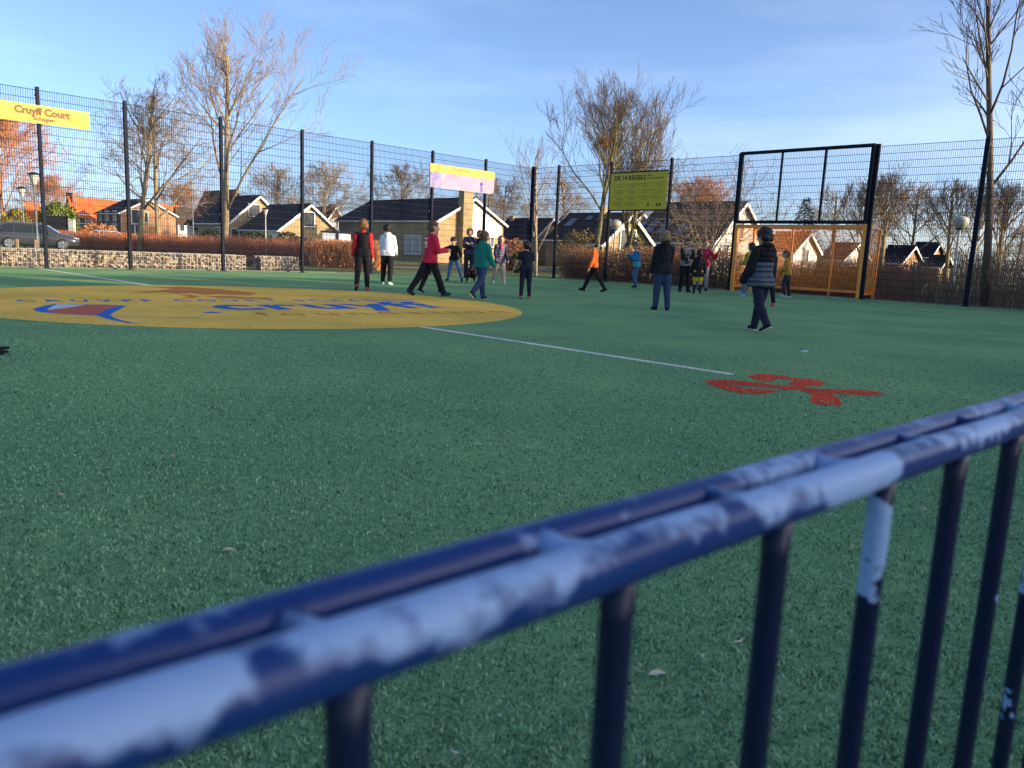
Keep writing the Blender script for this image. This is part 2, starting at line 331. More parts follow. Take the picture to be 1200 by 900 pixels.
# ------------------------------------------------------------------ turf fibres near the spectator (real blades)
def blades(n, seed, hgt):
    g = np.random.default_rng(seed)
    ys = np.linspace(0.7, 8.5, 800); pdf = (0.74 * ys + 0.7) * ys ** -1.7 * np.clip((8.5 - ys) / 4.5, 0, 1); cdf = np.cumsum(pdf); cdf /= cdf[-1]
    Y = np.interp(g.uniform(0, 1, n), cdf, ys); X = g.uniform(-1, 1, n) * (0.74 * Y + 0.7)
    r = (X - CORNER.x) * DR.x + (Y - CORNER.y) * DR.y; ok = r < 21.58; X, Y = X[ok], Y[ok]; n = len(X)
    th = g.uniform(0, 2*np.pi, n); lean = g.uniform(0.1, 1.1, n); ph = g.uniform(0, 2*np.pi, n); h = hgt * g.uniform(0.5, 1.15, n); w = 0.0010 * (1 + Y * 0.22) * g.uniform(0.7, 1.4, n)
    clump = np.array([noise.noise(Vector((x * 14, y * 14, 0.3))) for x, y in zip(X, Y)]); h = h * (1 + 0.45 * clump)
    P = np.stack([X, Y, np.full(n, -0.002)], 1); wd = np.stack([np.cos(th), np.sin(th), 0 * th], 1) * w[:, None]
    ld = np.stack([np.cos(ph), np.sin(ph), 0 * ph], 1)
    mid = P + ld * (0.35 * h * np.sin(lean))[:, None] + np.stack([0*h, 0*h, 0.6 * h * np.cos(lean * 0.5)], 1)
    tip = mid + ld * (0.75 * h * np.sin(lean))[:, None] + np.stack([0*h, 0*h, 0.45 * h * np.cos(lean * 1.2)], 1)
    V = np.stack([P - wd, P + wd, mid + wd, mid - wd, tip + wd * .5, tip - wd * .5], 1).reshape(-1, 3)
    i = np.arange(n)[:, None] * 6
    return V, np.concatenate([i + np.array([0, 1, 2, 3]), i + np.array([3, 2, 4, 5])], 1).reshape(-1, 4)
VV, FF = blades(245000, 1, 0.0115)
m_blade = mat_per_face('turf fibre', [(0.02, 0.065, 0.03), (0.07, 0.18, 0.085), (0.17, 0.36, 0.18), (0.25, 0.46, 0.25), (0.38, 0.53, 0.34)], 0.8)
bl_ = np_mesh('turf_fibres', VV, FF, m_blade, TURF); bl_['kind'] = 'stuff'

# litter on the turf
m_leaf = mat('dry litter', (0.42, 0.36, 0.25), 0.8, scale=20, col2=(0.66, 0.62, 0.52))
LIT = [(70,580),(202,535),(735,587),(530,882),(485,742),(770,790),(822,770),(868,752),(1000,640),(1082,598),(556,636),(430,625),(268,645),(680,560),(330,500),(560,520),(1010,420),(720,470)]
for k, (x, y) in enumerate(LIT):
    p_ = gp(x, y, 0.012); g_ = rng.uniform(0, 6.28); s_ = rng.uniform(0.010, 0.019); b = MB(); st = rng.random() < 0.5
    if st:
        q_ = [p_ + Vector((math.cos(g_ + t * 0.5) * (t - 1) * s_, math.sin(g_ + t * 0.5) * (t - 1) * s_, 0.003 * math.sin(t))) for t in (0, 0.7, 1.4, 2)]
        o = b.tube(q_, [0.0014, 0.002, 0.0018, 0.001], 5).build('straw', m_leaf); tag(o, 'thin pale straw stalk lying on the green turf', 'straw', 'straws lying on the turf')
    else:
        a_ = Vector((math.cos(g_), math.sin(g_), 0)); n_ = Z3.cross(a_)
        for s2 in (1, -1):
            pts = [p_ - a_ * s_, p_ - a_ * s_ * 0.4 + n_ * s2 * s_ * 0.45 + Z3 * 0.004, p_ + a_ * s_ * 0.4 + n_ * s2 * s_ * 0.38 + Z3 * 0.005, p_ + a_ * s_]
            b.prism(pts if s2 < 0 else pts[::-1], (0, 0, 0.0008))
        o = b.build('fallen_leaf', m_leaf); tag(o, 'small dry curled leaf lying on the green turf', 'leaf', 'dry leaves lying on the turf')
pw = gp(942, 411.5, 0.009); b = MB(); b.quad_box(pw, (0.030, 0.012, 0.004), (-0.007, 0.018, 0), (0, 0, 0.005)).quad_box(pw + Vector((0.028, 0.012, 0.007)), (0.018, -0.006, 0.007), (0.005, 0.013, 0), (0, 0, 0.002))
tag(b.build('crumpled_wrapper', mat('wrapper', (0.55, 0.5, 0.55), 0.4, scale=30)), 'small crumpled pale wrapper lying alone on the turf', 'wrapper')
# dark glove at the edge of the view
gl = gp(-2, 415, 0.0); b = MB()
for dx, dy, dz, l_, r_ in ((0.0, 0.0, 0.03, 0.09, 0.03), (0.03, 0.02, 0.05, 0.10, 0.016), (0.05, -0.01, 0.035, 0.10, 0.015), (0.045, -0.035, 0.02, 0.085, 0.014), (0.02, -0.05, 0.015, 0.06, 0.013), (-0.03, 0.04, 0.03, 0.06, 0.015)):
    c0 = gl + Vector((dx - 0.05, dy, dz)) * 0.72; b.capsule(c0 - Vector((0.036, 0, 0.0)), c0 + Vector((l_, dy * 0.6, 0.012 if dy > 0 else -0.004)) * 0.72, r_ * 0.72, r_ * 0.6)
tag(b.build('glove', mat('black knit', (0.012, 0.012, 0.018), 0.9, bump=0.3, scale=80), smooth=True), 'black glove lying flat on the green turf by the yellow circle', 'glove')

# ================================================================== WIRE FENCE
m_navy = mat('dark navy paint', (0.006, 0.009, 0.020), 0.7, scale=14, var=0.3, bump=0.05, spec=0.15)
m_wire = mat('dark blue wire', (0.010, 0.014, 0.028), 0.7, scale=30, spec=0.15)
m_galv = mat('galvanised bolt', (0.38, 0.38, 0.37), 0.4, metal=0.7)
FH, PW = 4.207, 2.52
def panel_mesh(w, h, z0=0.05, r=0.0034, dx=0.05, dz=0.2):
    b = MB(); nx = int(round(w / dx))
    for i in range(nx + 1):
        x = w * i / nx; b.quad_box((x, 0, (z0 + h) / 2), (r, 0, 0), (0, r, 0), (0, 0, (h - z0) / 2))
    nz = int((h - z0) / dz)
    for k in range(nz + 1):
        z = h - 0.02 - k * dz
        for s in (-1, 1): b.quad_box((w / 2, s * 2.4 * r, z), (w / 2, 0, 0), (0, r * 1.15, 0), (0, 0, r * 1.25))
    return b
def post_mesh(h, w=0.07, d=0.085):
    b = MB(); b.box((0, 0, h / 2), (w, d, h)); b.box((0, 0, h + 0.006), (w + 0.006, d + 0.006, 0.012)); b.box((0, 0, 0.006), (w + 0.08, d + 0.08, 0.012))
    return b
def clip_mesh():
    b = MB()
    for z in np.arange(0.35, FH, 0.62): b.box((0, 0.052, z), (0.11, 0.024, 0.05))
    return b
PMESH = post_mesh(FH + 0.03).mesh('fence_post', m_navy); PWIDE = post_mesh(FH + 0.03, 0.10, 0.085).mesh('fence_post', m_navy); CLIP = clip_mesh().mesh('clip', m_galv); PANEL = panel_mesh(PW - 0.06, FH, r=0.0036).mesh('mesh_panel', m_wire)
def fence(label, l_or_r, start, pos, ang, wide=False):
    """pos: list of distances of the posts from the corner along the wall"""
    f = thing('wire_fence', label, 'fence', start, ang)
    for i, d in enumerate(pos):
        p_ = link_copy(PWIDE if wide else PMESH, 'fence_post', f, (d, 0, 0)); link_copy(CLIP, 'clips', p_, (0, 0, 0), math.pi if l_or_r == 'l' else 0.0)['kind'] = 'stuff'
        if i + 1 < len(pos):
            gap = pos[i+1] - d; y = -0.062 if l_or_r == 'l' else 0.062
            if abs(gap - PW) < 0.03: link_copy(PANEL, 'mesh_panel', f, (d + 0.03, y, 0))
            else: link_copy(panel_mesh(gap - 0.06, FH).mesh('mesh_panel', m_wire), 'mesh_panel', f, (d + 0.03, y, 0))
    return f
FL = fence('tall navy wire mesh fence with square posts along the road side of the court', 'l', wl(0, 0), [PW * k for k in range(7)] + [17.076, 19.596, 22.116, 24.636, 27.156], ANG_L)
R0 = 1.362; RP = [R0 + PW * k for k in range(4)]; RG0 = RP[3]; RG1 = RG0 + 4.157; RE = RG1 + 2.658
FR = fence('tall navy wire mesh fence carrying the green rules board, between corner and goal', 'r', wl(0, 0), [0.09] + RP, ANG_R)
FE = fence('tall navy wire mesh fence running on from the orange goal past a bare tree', 'r', wl(0, 0), [RG1, RE, RE + PW, RE + 2 * PW], ANG_R, wide=True)
# ------------------------------------------------------------------ goal with cage and upper frame
GL = thing('football_goal', 'orange steel cage goal with a navy mesh frame above it', 'goal', wl(0, RG0), ANG_R)
m_or = mat('orange paint', (0.85, 0.30, 0.04), 0.45, scale=10, var=0.2, spec=0.5); m_orw = mat('orange wire', (0.85, 0.31, 0.05), 0.5)
GW = RG1 - RG0; GHT = 2.06; a0, a1 = 0.10, GW - 0.10; gd = 1.12       # the cage goes outwards (+y of the wall frame)
S = 1.0 if (Matrix.Rotation(ANG_R, 3, 'Z') @ Vector((0, 1, 0))).dot(DL) < 0 else -1.0
def gbox(name, c, size, m, par=GL): b = MB(); b.box((c[0], c[1] * S, c[2]), size); return b.build(name, m, par, world=False)
for x in (a0, a1): gbox('goal_post', (x, 0.0, GHT / 2), (0.10, 0.10, GHT), m_or)
gbox('crossbar', ((a0 + a1) / 2, 0.0, GHT - 0.05), (a1 - a0 - 0.10, 0.10, 0.10), m_or)
for x in (a0, a1): gbox('back_post', (x, gd, (GHT - 0.06) / 2), (0.06, 0.06, GHT - 0.06), m_or)
for x in (a0 + (a1 - a0) / 3, a0 + 2 * (a1 - a0) / 3): gbox('back_upright', (x, gd, (GHT - 0.06) / 2), (0.05, 0.05, GHT - 0.06), m_or)
gbox('back_rail', ((a0 + a1) / 2, gd, GHT - 0.04), (a1 - a0, 0.062, 0.062), m_or); gbox('back_rail', ((a0 + a1) / 2, gd, 0.16), (a1 - a0, 0.052, 0.07), m_or)
for x in (a0, a1):
    gbox('side_rail', (x, gd / 2 + 0.03, GHT - 0.05), (0.07, gd - 0.12, 0.07), m_or); gbox('side_rail', (x, gd / 2 + 0.03, 0.14), (0.06, gd - 0.12, 0.06), m_or)
def cage_panel(w, h, z0, horizontal=False, r=0.0046, dx=0.044):
    b = MB(); n = int(w / dx)
    for i in range(n + 1):
        x = w * i / n; b.quad_box((x, 0, (z0 + h) / 2), (r, 0, 0), (0, r, 0), (0, 0, (h - z0) / 2))
    for z in np.arange(z0 + 0.02, h, 0.2): b.quad_box((w / 2, 2 * r, z), (w / 2, 0, 0), (0, r, 0), (0, 0, r * 1.2))
    return b
b = cage_panel(a1 - a0, GHT - 0.07, 0.18); b.v = [Vector((v.x + a0, v.y + (gd + 0.045) * S, v.z)) for v in b.v]; b.build('mesh_panel', m_orw, GL, world=False)
for x in (a0, a1):
    b = cage_panel(gd - 0.08, GHT - 0.08, 0.17); b.v = [Vector((x + v.y, (v.x + 0.05) * S, v.z)) for v in b.v]; b.build('mesh_panel', m_orw, GL, world=False)
b = cage_panel(a1 - a0, gd, 0.06, dx=0.1); b.v = [Vector((v.x + a0, v.z * S, GHT - 0.03 + v.y)) for v in b.v]; b.build('mesh_panel', m_orw, GL, world=False)
UB, UT = GHT + 0.075, FH + 0.01
for x in (0.10, GW - 0.10): gbox('frame_post', (x, -0.07, (UB + UT) / 2), (0.09, 0.09, UT - UB), m_navy)
for x in (0.10 + (GW - 0.2) / 3, 0.10 + 2 * (GW - 0.2) / 3): gbox('frame_mullion', (x, -0.07, (UB + UT) / 2), (0.055, 0.06, UT - UB - 0.09), m_navy)
for z in (UB, UT): gbox('frame_rail', (GW / 2, -0.07, z), (GW - 0.12, 0.10, 0.09), m_navy)
b = panel_mesh(GW - 0.2, UT, UB); b.v = [Vector((v.x + 0.1, v.y + 0.02 * S, v.z)) for v in b.v]; b.build('mesh_panel', m_wire, GL, world=False)

# ------------------------------------------------------------------ boards on the fence
m_sy = mat('yellow sign face', (0.50, 0.30, 0.025), 0.5, scale=3, var=0.06); m_sb = mat('sign back', (0.3, 0.3, 0.3), 0.5); m_ink = mat('dark sign ink', (0.035, 0.03, 0.03), 0.6); m_sg = mat('green yellow sign face', (0.56, 0.43, 0.02), 0.5, scale=3, var=0.08)
m_sr = mat('red sign print', (0.55, 0.08, 0.03), 0.5); m_brown = mat('brown sign ink', (0.14, 0.06, 0.02), 0.6); m_faint = mat('faint ochre print', (0.50, 0.27, 0.01), 0.6); m_redink = mat('faint red print', (0.45, 0.16, 0.10), 0.6)
def on_wall(side, px, py, off):     # surveyed point on the inner plane of a fence
    n = DR if side == 'l' else DL; p0 = CORNER + n * off; d = ray(px, py); o_ = Vector((0, 0, CH)); t = (p0 - o_).dot(n) / d.dot(n); P = o_ + d * t
    l_, r_ = wall_coords(P); return (l_ if side == 'l' else r_), P.z
def board(label, side, s0, s1, z0, z1, m, frame=None):
    n = DR if side == 'l' else DL; ax = -DL if side == 'l' else DR          # reading direction as seen from inside
    pt = (lambda s_, off, z: wl(s_, off, z)) if side == 'l' else (lambda s_, off, z: wl(off, s_, z))
    b = thing('sign_board', label, 'sign', pt((s0 + s1) / 2, 0.085, z0))
    q = MB(); q.quad_box(pt((s0 + s1) / 2, 0.085, (z0 + z1) / 2), ax * (abs(s1 - s0) / 2), n * 0.012, (0, 0, (z1 - z0) / 2)); q.build('panel', m, b)
    if frame:
        for z in (z0, z1): q = MB(); q.quad_box(pt((s0 + s1) / 2, 0.09, z), ax * (abs(s1 - s0) / 2 + 0.02), n * 0.02, (0, 0, 0.02)); q.build('frame', frame, b)
    sl_ = max(s0, s1) if side == 'l' else min(s0, s1)
    def P(u, v, o=0.1): w_ = abs(s1 - s0); return pt(sl_ - u * w_ if side == 'l' else sl_ + u * w_, o, z0 + v * (z1 - z0))
    return b, P, ax, abs(s1 - s0), z1 - z0
# yellow name board
sA, zt = on_wall('l', 104, 132, 0.085); _, zb = on_wall('l', 104, 152.5, 0.085)
bd, P, ax, w_, h_ = board('long yellow name board with dark lettering wired across a fence post', 'l', sA, sA + 3.05, zb, zt, m_sy)
def sign_text(body, px0, px1, py, height, m, bold=0.03, side='l', bd_=None, off=0.101):
    s0, z = on_wall(side, px0, py, off); s1, _ = on_wall(side, px1, py, off); pt = wl(s0, off, z) if side == 'l' else wl(off, s0, z)
    return text_mesh(body, 'lettering', m, bd_, pt, -DL if side == 'l' else DR, Z3, abs(s1 - s0), height, bold)
text_mesh('Cruyff Court', 'lettering', m_brown, bd, P(0.475, 0.47), ax, Z3, 1.18, 0.16, 0.055)
text_mesh('Schagen', 'lettering', m_brown, bd, P(0.60, 0.17), ax, Z3, 0.46, 0.085, 0.04)
b = MB(); b.quad_box(P(0.33, 0.52, 0.0985), ax * 0.12, DR * 0.003, (0, 0, 0.16)); b.build('red_print', m_sr, bd)
for v, w0 in ((0.56, 0.13), (0.44, 0.2), (0.34, 0.12)):
    b = MB(); b.quad_box(P(0.885, v, 0.0985), ax * w0, DR * 0.002, (0, 0, 0.006)); b.build('faint_print', m_faint, bd)
b = MB(); b.tube([P(0.84, 0.40), P(0.93, 0.30), P(0.97, 0.16)], 0.005, 4); b.build('faint_print', m_faint, bd)
# yellow and lilac photo board
s1_, zt = on_wall('l', 504, 191, 0.085); s0_, _ = on_wall('l', 579.5, 201, 0.085); _, zb = on_wall('l', 504, 219, 0.085)
m_li = mat('lilac faded print', (0.27, 0.20, 0.29), 0.5, scale=2.0, var=0.2); m_vi = mat('violet faded photo', (0.13, 0.11, 0.30), 0.5, scale=9, col2=(0.25, 0.20, 0.36)); m_lt = mat('lilac small print', (0.28, 0.20, 0.40), 0.6)
bd, P, ax, w_, h_ = board('faded lilac photo board with a yellow band along its top', 'l', s0_, s1_, zb, zt, m_li)
b = MB(); b.quad_box(P(0.5, 0.83, 0.1), ax * w_ / 2, DR * 0.004, (0, 0, h_ * 0.17)); b.build('yellow_band', m_sy, bd)
b = MB(); b.quad_box(P(0.085, 0.33, 0.1), ax * w_ * 0.08, DR * 0.004, (0, 0, h_ * 0.31)); b.build('photo', m_vi, bd)
text_mesh('Cruyff Court', 'lettering', m_brown, bd, P(0.34, 0.82, 0.106), ax, Z3, w_ * 0.28, 0.10, 0.0)
for k in range(6):
    b = MB(); b.quad_box(P(0.47, 0.53 - k * 0.075, 0.099), ax * w_ * (0.24 - 0.02 * (k % 3)), DR * 0.003, (0, 0, 0.014)); b.build('text_line', m_lt, bd)
b = MB(); b.quad_box(P(0.79, 0.20, 0.1), ax * w_ * 0.02, DR * 0.004, (0, 0, h_ * 0.16)); b.ball(P(0.79, 0.40, 0.1), 0.05, sc=(1, 1, 1.1)); b.build('printed_figure', mat('violet ink', (0.12, 0.09, 0.36), 0.6), bd)
b = MB(); b.tube([P(0.78, 0.36, 0.101), P(0.9, 0.5, 0.101), P(0.99, 0.62, 0.101)], 0.006, 4); b.build('printed_line', m_lt, bd)
# rules board
s0_, zt = on_wall('r', 717, 203, 0.085); s1_, _ = on_wall('r', 785.5, 199, 0.085); _, zb = on_wall('r', 750, 246.3, 0.085)
bd, P, ax, w_, h_ = board('large square green-yellow rules board between two fence posts', 'r', RP[1] + 0.06, RP[2] - 0.06, zb, zt, m_sg, m_navy)
text_mesh('DE 14 REGELS', 'lettering', m_ink, bd, P(0.07, 0.80), ax, Z3, w_ * 0.56, 0.15, 0.035)
text_mesh('VAN', 'lettering', m_ink, bd, P(0.65, 0.875), ax, Z3, w_ * 0.08, 0.055, 0.03)
text_mesh('JOHAN CRUYFF', 'lettering', m_ink, bd, P(0.65, 0.80), ax, Z3, w_ * 0.29, 0.06, 0.02)
RULES = ['TEAMSPELER', 'VERANTWOORDELIJK', 'RESPECT', 'INTEGRATIE', 'INITIATIEF', 'COACHEN', 'PERSOONLIJKHEID', 'SOCIAAL', 'TECHNIEK', 'TACTIEK', 'ONTWIKKELING', 'LEREN', 'SAMENSPELEN', 'CREATIVITEIT']
for k, t in enumerate(RULES):
    u, v = 0.08 + 0.225 * (k % 4), 0.655 - 0.165 * (k // 4)
    text_mesh(str(k + 1), 'numeral', m_ink, bd, P(u, v), ax, Z3, None, 0.06, 0.03)
    text_mesh(t, 'lettering', m_ink, bd, P(u + 0.045, v + 0.02), ax, Z3, w_ * 0.011 * len(t), 0.032, 0.0)
    for q in range(2):
        b = MB(); b.quad_box(P(u + 0.10, v - 0.015 - q * 0.028, 0.0985), ax * w_ * 0.055, DL * 0.001, (0, 0, 0.004)); b.build('text_line', m_ink, bd)
b = MB()
for u in (0.70, 0.85, 0.90): b.quad_box(P(u, 0.14, 0.0985), ax * 0.035, DL * 0.001, (0, 0, 0.045))
b.build('printed_mark', m_ink, bd)

# ================================================================== RAILING IN FRONT OF THE SPECTATOR
KR = 0.13; RZ = CH - KR
def worn_sheen_paint(name, thr, top_sheen, pc, soft):  # real worn patches, plus sky reflection painted pale blue on upward faces
    m = bpy.data.materials.new(name); m.use_nodes = True; N, K, b = nodes_of(m)
    t = N.new('ShaderNodeTexCoord'); n1 = N.new('ShaderNodeTexNoise'); n1.inputs['Scale'].default_value = 10; n1.inputs['Detail'].default_value = 5; n1.inputs['Roughness'].default_value = 0.6; K.new(t.outputs['Object'], n1.inputs[0])
    n2 = N.new('ShaderNodeTexNoise'); n2.inputs['Scale'].default_value = 70; n2.inputs['Detail'].default_value = 4; K.new(t.outputs['Object'], n2.inputs[0])
    ad = N.new('ShaderNodeMath'); ad.operation = 'MULTIPLY_ADD'; K.new(n2.outputs['Fac'], ad.inputs[0]); ad.inputs[1].default_value = 0.25; K.new(n1.outputs['Fac'], ad.inputs[2])
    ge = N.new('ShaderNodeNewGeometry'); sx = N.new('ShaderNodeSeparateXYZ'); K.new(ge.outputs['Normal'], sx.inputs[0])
    a2 = N.new('ShaderNodeMath'); a2.operation = 'MULTIPLY_ADD'; K.new(sx.outputs[2], a2.inputs[0]); a2.inputs[1].default_value = top_sheen; K.new(ad.outputs[0], a2.inputs[2])
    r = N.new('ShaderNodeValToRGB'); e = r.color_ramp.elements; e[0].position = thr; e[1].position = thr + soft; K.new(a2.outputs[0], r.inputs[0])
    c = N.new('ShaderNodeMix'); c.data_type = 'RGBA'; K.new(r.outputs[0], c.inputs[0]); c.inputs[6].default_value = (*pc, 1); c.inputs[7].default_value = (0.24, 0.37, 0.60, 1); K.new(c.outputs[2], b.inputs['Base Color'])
    ro = N.new('ShaderNodeMapRange'); ro.inputs[3].default_value = 0.36; ro.inputs[4].default_value = 0.5; K.new(r.outputs[0], ro.inputs[0]); K.new(ro.outputs[0], b.inputs['Roughness'])
    b.inputs['Specular IOR Level'].default_value = 0.32
    bp = N.new('ShaderNodeBump'); bp.inputs['Strength'].default_value = 0.25; bp.inputs['Distance'].default_value = 0.002; K.new(n2.outputs['Fac'], bp.inputs['Height']); K.new(bp.outputs[0], b.inputs['Normal'])
    return m
m_rail = worn_sheen_paint('worn navy rail paint with sky sheen', 0.64, 0.12, (0.006, 0.034, 0.150), 0.10); m_rail2 = worn_sheen_paint('blue back rail paint', 0.70, 0.06, (0.006, 0.036, 0.165), 0.10); m_upr = worn_sheen_paint('chipped navy paint', 0.745, 0.0, (0.003, 0.010, 0.036), 0.02)
RU = Vector((0.745, 0.667, 0)).normalized(); RN = Vector((-RU.y, RU.x, 0))      # along the rail, and towards the court
RB = Vector((0.392 * KR, 2.494 * KR, 0)); RS = 1.035 * KR
RLG = thing('railing', 'chipped dark blue double tube railing with upright bars', 'railing', RB)
def along(t, n=0.0, z=0.0): return RB + RU * t + RN * n + Vector((0, 0, z))
wob = lambda t: 0.0006 * math.sin(t * 23) + 0.0005 * math.sin(t * 51)
ts = np.linspace(-4.2, 5.2, 190)
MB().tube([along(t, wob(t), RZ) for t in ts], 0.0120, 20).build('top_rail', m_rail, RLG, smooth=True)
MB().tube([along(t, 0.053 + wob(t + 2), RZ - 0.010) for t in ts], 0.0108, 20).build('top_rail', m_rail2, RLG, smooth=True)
for k in range(-30, 38):
    t = k * RS; b = MB(); b.tube([along(t, 0, RZ - 0.004), along(t, 0.0, RZ - 0.03), along(t, 0.0, 0.004)], [0.0085, 0.0078, 0.0078], 14)
    b.build('upright', m_upr, RLG, smooth=True)
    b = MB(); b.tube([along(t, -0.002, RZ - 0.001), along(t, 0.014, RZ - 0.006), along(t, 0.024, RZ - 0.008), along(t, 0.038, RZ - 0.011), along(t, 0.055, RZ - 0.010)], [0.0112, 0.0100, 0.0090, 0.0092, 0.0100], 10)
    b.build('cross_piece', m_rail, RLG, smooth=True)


# ================================================================== BUILDINGS
m_glass = mat('window glass', (0.045, 0.055, 0.065), 0.08, spec=0.8, scale=2, var=0.4); m_wf = mat('white window frame', (0.72, 0.72, 0.70), 0.5, var=0.05); m_curt = mat('net curtain', (0.42, 0.42, 0.40), 0.8, scale=12, stretch=(8, 8, 0.5))
m_barge = mat('white bargeboard', (0.74, 0.72, 0.68), 0.5, var=0.06)
def brick_mat(name, col, mortar, sc=1.0):
    m = bpy.data.materials.new(name); m.use_nodes = True; N, K, b = nodes_of(m)
    t = N.new('ShaderNodeTexCoord'); g = N.new('ShaderNodeNewGeometry')
    # horizontal coordinate runs along the wall whichever way it faces
    sx = N.new('ShaderNodeSeparateXYZ'); K.new(t.outputs['Object'], sx.inputs[0])
    ad = N.new('ShaderNodeMath'); ad.operation = 'ADD'; K.new(sx.outputs[0], ad.inputs[0]); K.new(sx.outputs[1], ad.inputs[1])
    cb = N.new('ShaderNodeCombineXYZ'); K.new(ad.outputs[0], cb.inputs[0]); K.new(sx.outputs[2], cb.inputs[1])
    bt = N.new('ShaderNodeTexBrick'); bt.inputs['Scale'].default_value = 1; bt.inputs['Brick Width'].default_value = 0.22 * sc; bt.inputs['Row Height'].default_value = 0.065 * sc; bt.inputs['Mortar Size'].default_value = 0.007
    bt.inputs['Color1'].default_value = (*[c * 0.82 for c in col], 1); bt.inputs['Color2'].default_value = (*[min(1, c * 1.15) for c in col], 1); bt.inputs['Mortar'].default_value = (*mortar, 1)
    K.new(cb.outputs[0], bt.inputs[0])
    no = N.new('ShaderNodeTexNoise'); no.inputs['Scale'].default_value = 0.7; no.inputs['Detail'].default_value = 5; K.new(t.outputs['Object'], no.inputs[0])
    cr = N.new('ShaderNodeValToRGB'); cr.color_ramp.elements[0].color = (0.8, 0.8, 0.8, 1); cr.color_ramp.elements[1].color = (1.12, 1.1, 1.08, 1); cr.color_ramp.elements[0].position = 0.3; cr.color_ramp.elements[1].position = 0.7; K.new(no.outputs['Fac'], cr.inputs[0])
    mu = N.new('ShaderNodeMix'); mu.data_type = 'RGBA'; mu.blend_type = 'MULTIPLY'; mu.inputs[0].default_value = 1; K.new(bt.outputs[0], mu.inputs[6]); K.new(cr.outputs[0], mu.inputs[7]); K.new(mu.outputs[2], b.inputs['Base Color'])
    b.inputs['Roughness'].default_value = 0.9; b.inputs['Specular IOR Level'].default_value = 0.2
    MATS[name] = m; return m
BR_Y = brick_mat('yellow brick', (0.40, 0.295, 0.145), (0.34, 0.28, 0.19)); BR_R = brick_mat('red brick', (0.30, 0.12, 0.06), (0.25, 0.2, 0.16)); BR_O = brick_mat('orange brick', (0.40, 0.20, 0.09), (0.3, 0.25, 0.18)); BR_D = brick_mat('dark brown brick', (0.085, 0.05, 0.04), (0.1, 0.09, 0.08)); BR_W = brick_mat('white painted brick', (0.66, 0.63, 0.57), (0.56, 0.54, 0.5)); BR_B = brick_mat('buff brown brick', (0.33, 0.21, 0.11), (0.28, 0.23, 0.17))
def tile_mat(name, col):
    m = bpy.data.materials.new(name); m.use_nodes = True; N, K, b = nodes_of(m); t = N.new('ShaderNodeTexCoord')
    no = N.new('ShaderNodeTexNoise'); no.inputs['Scale'].default_value = 1.1; no.inputs['Detail'].default_value = 6; K.new(t.outputs['Object'], no.inputs[0])
    cr = N.new('ShaderNodeValToRGB'); cr.color_ramp.elements[0].color = (*[c * 0.7 for c in col], 1); cr.color_ramp.elements[1].color = (*[c * 1.3 for c in col], 1); cr.color_ramp.elements[0].position = 0.3; cr.color_ramp.elements[1].position = 0.7
    K.new(no.outputs['Fac'], cr.inputs[0]); K.new(cr.outputs[0], b.inputs['Base Color']); b.inputs['Roughness'].default_value = 0.75; b.inputs['Specular IOR Level'].default_value = 0.15
    MATS[name] = m; return m
RF_N = tile_mat('blue black roof tile', (0.011, 0.013, 0.022)); RF_O = tile_mat('orange roof tile', (0.42, 0.10, 0.03)); RF_B = tile_mat('brown roof tile', (0.055, 0.038, 0.030)); RF_R = tile_mat('red brown roof tile', (0.19, 0.07, 0.035))
def wall_pt(K0, d, s, z): return Vector((K0.x + d.x * s, K0.y + d.y * s, z))
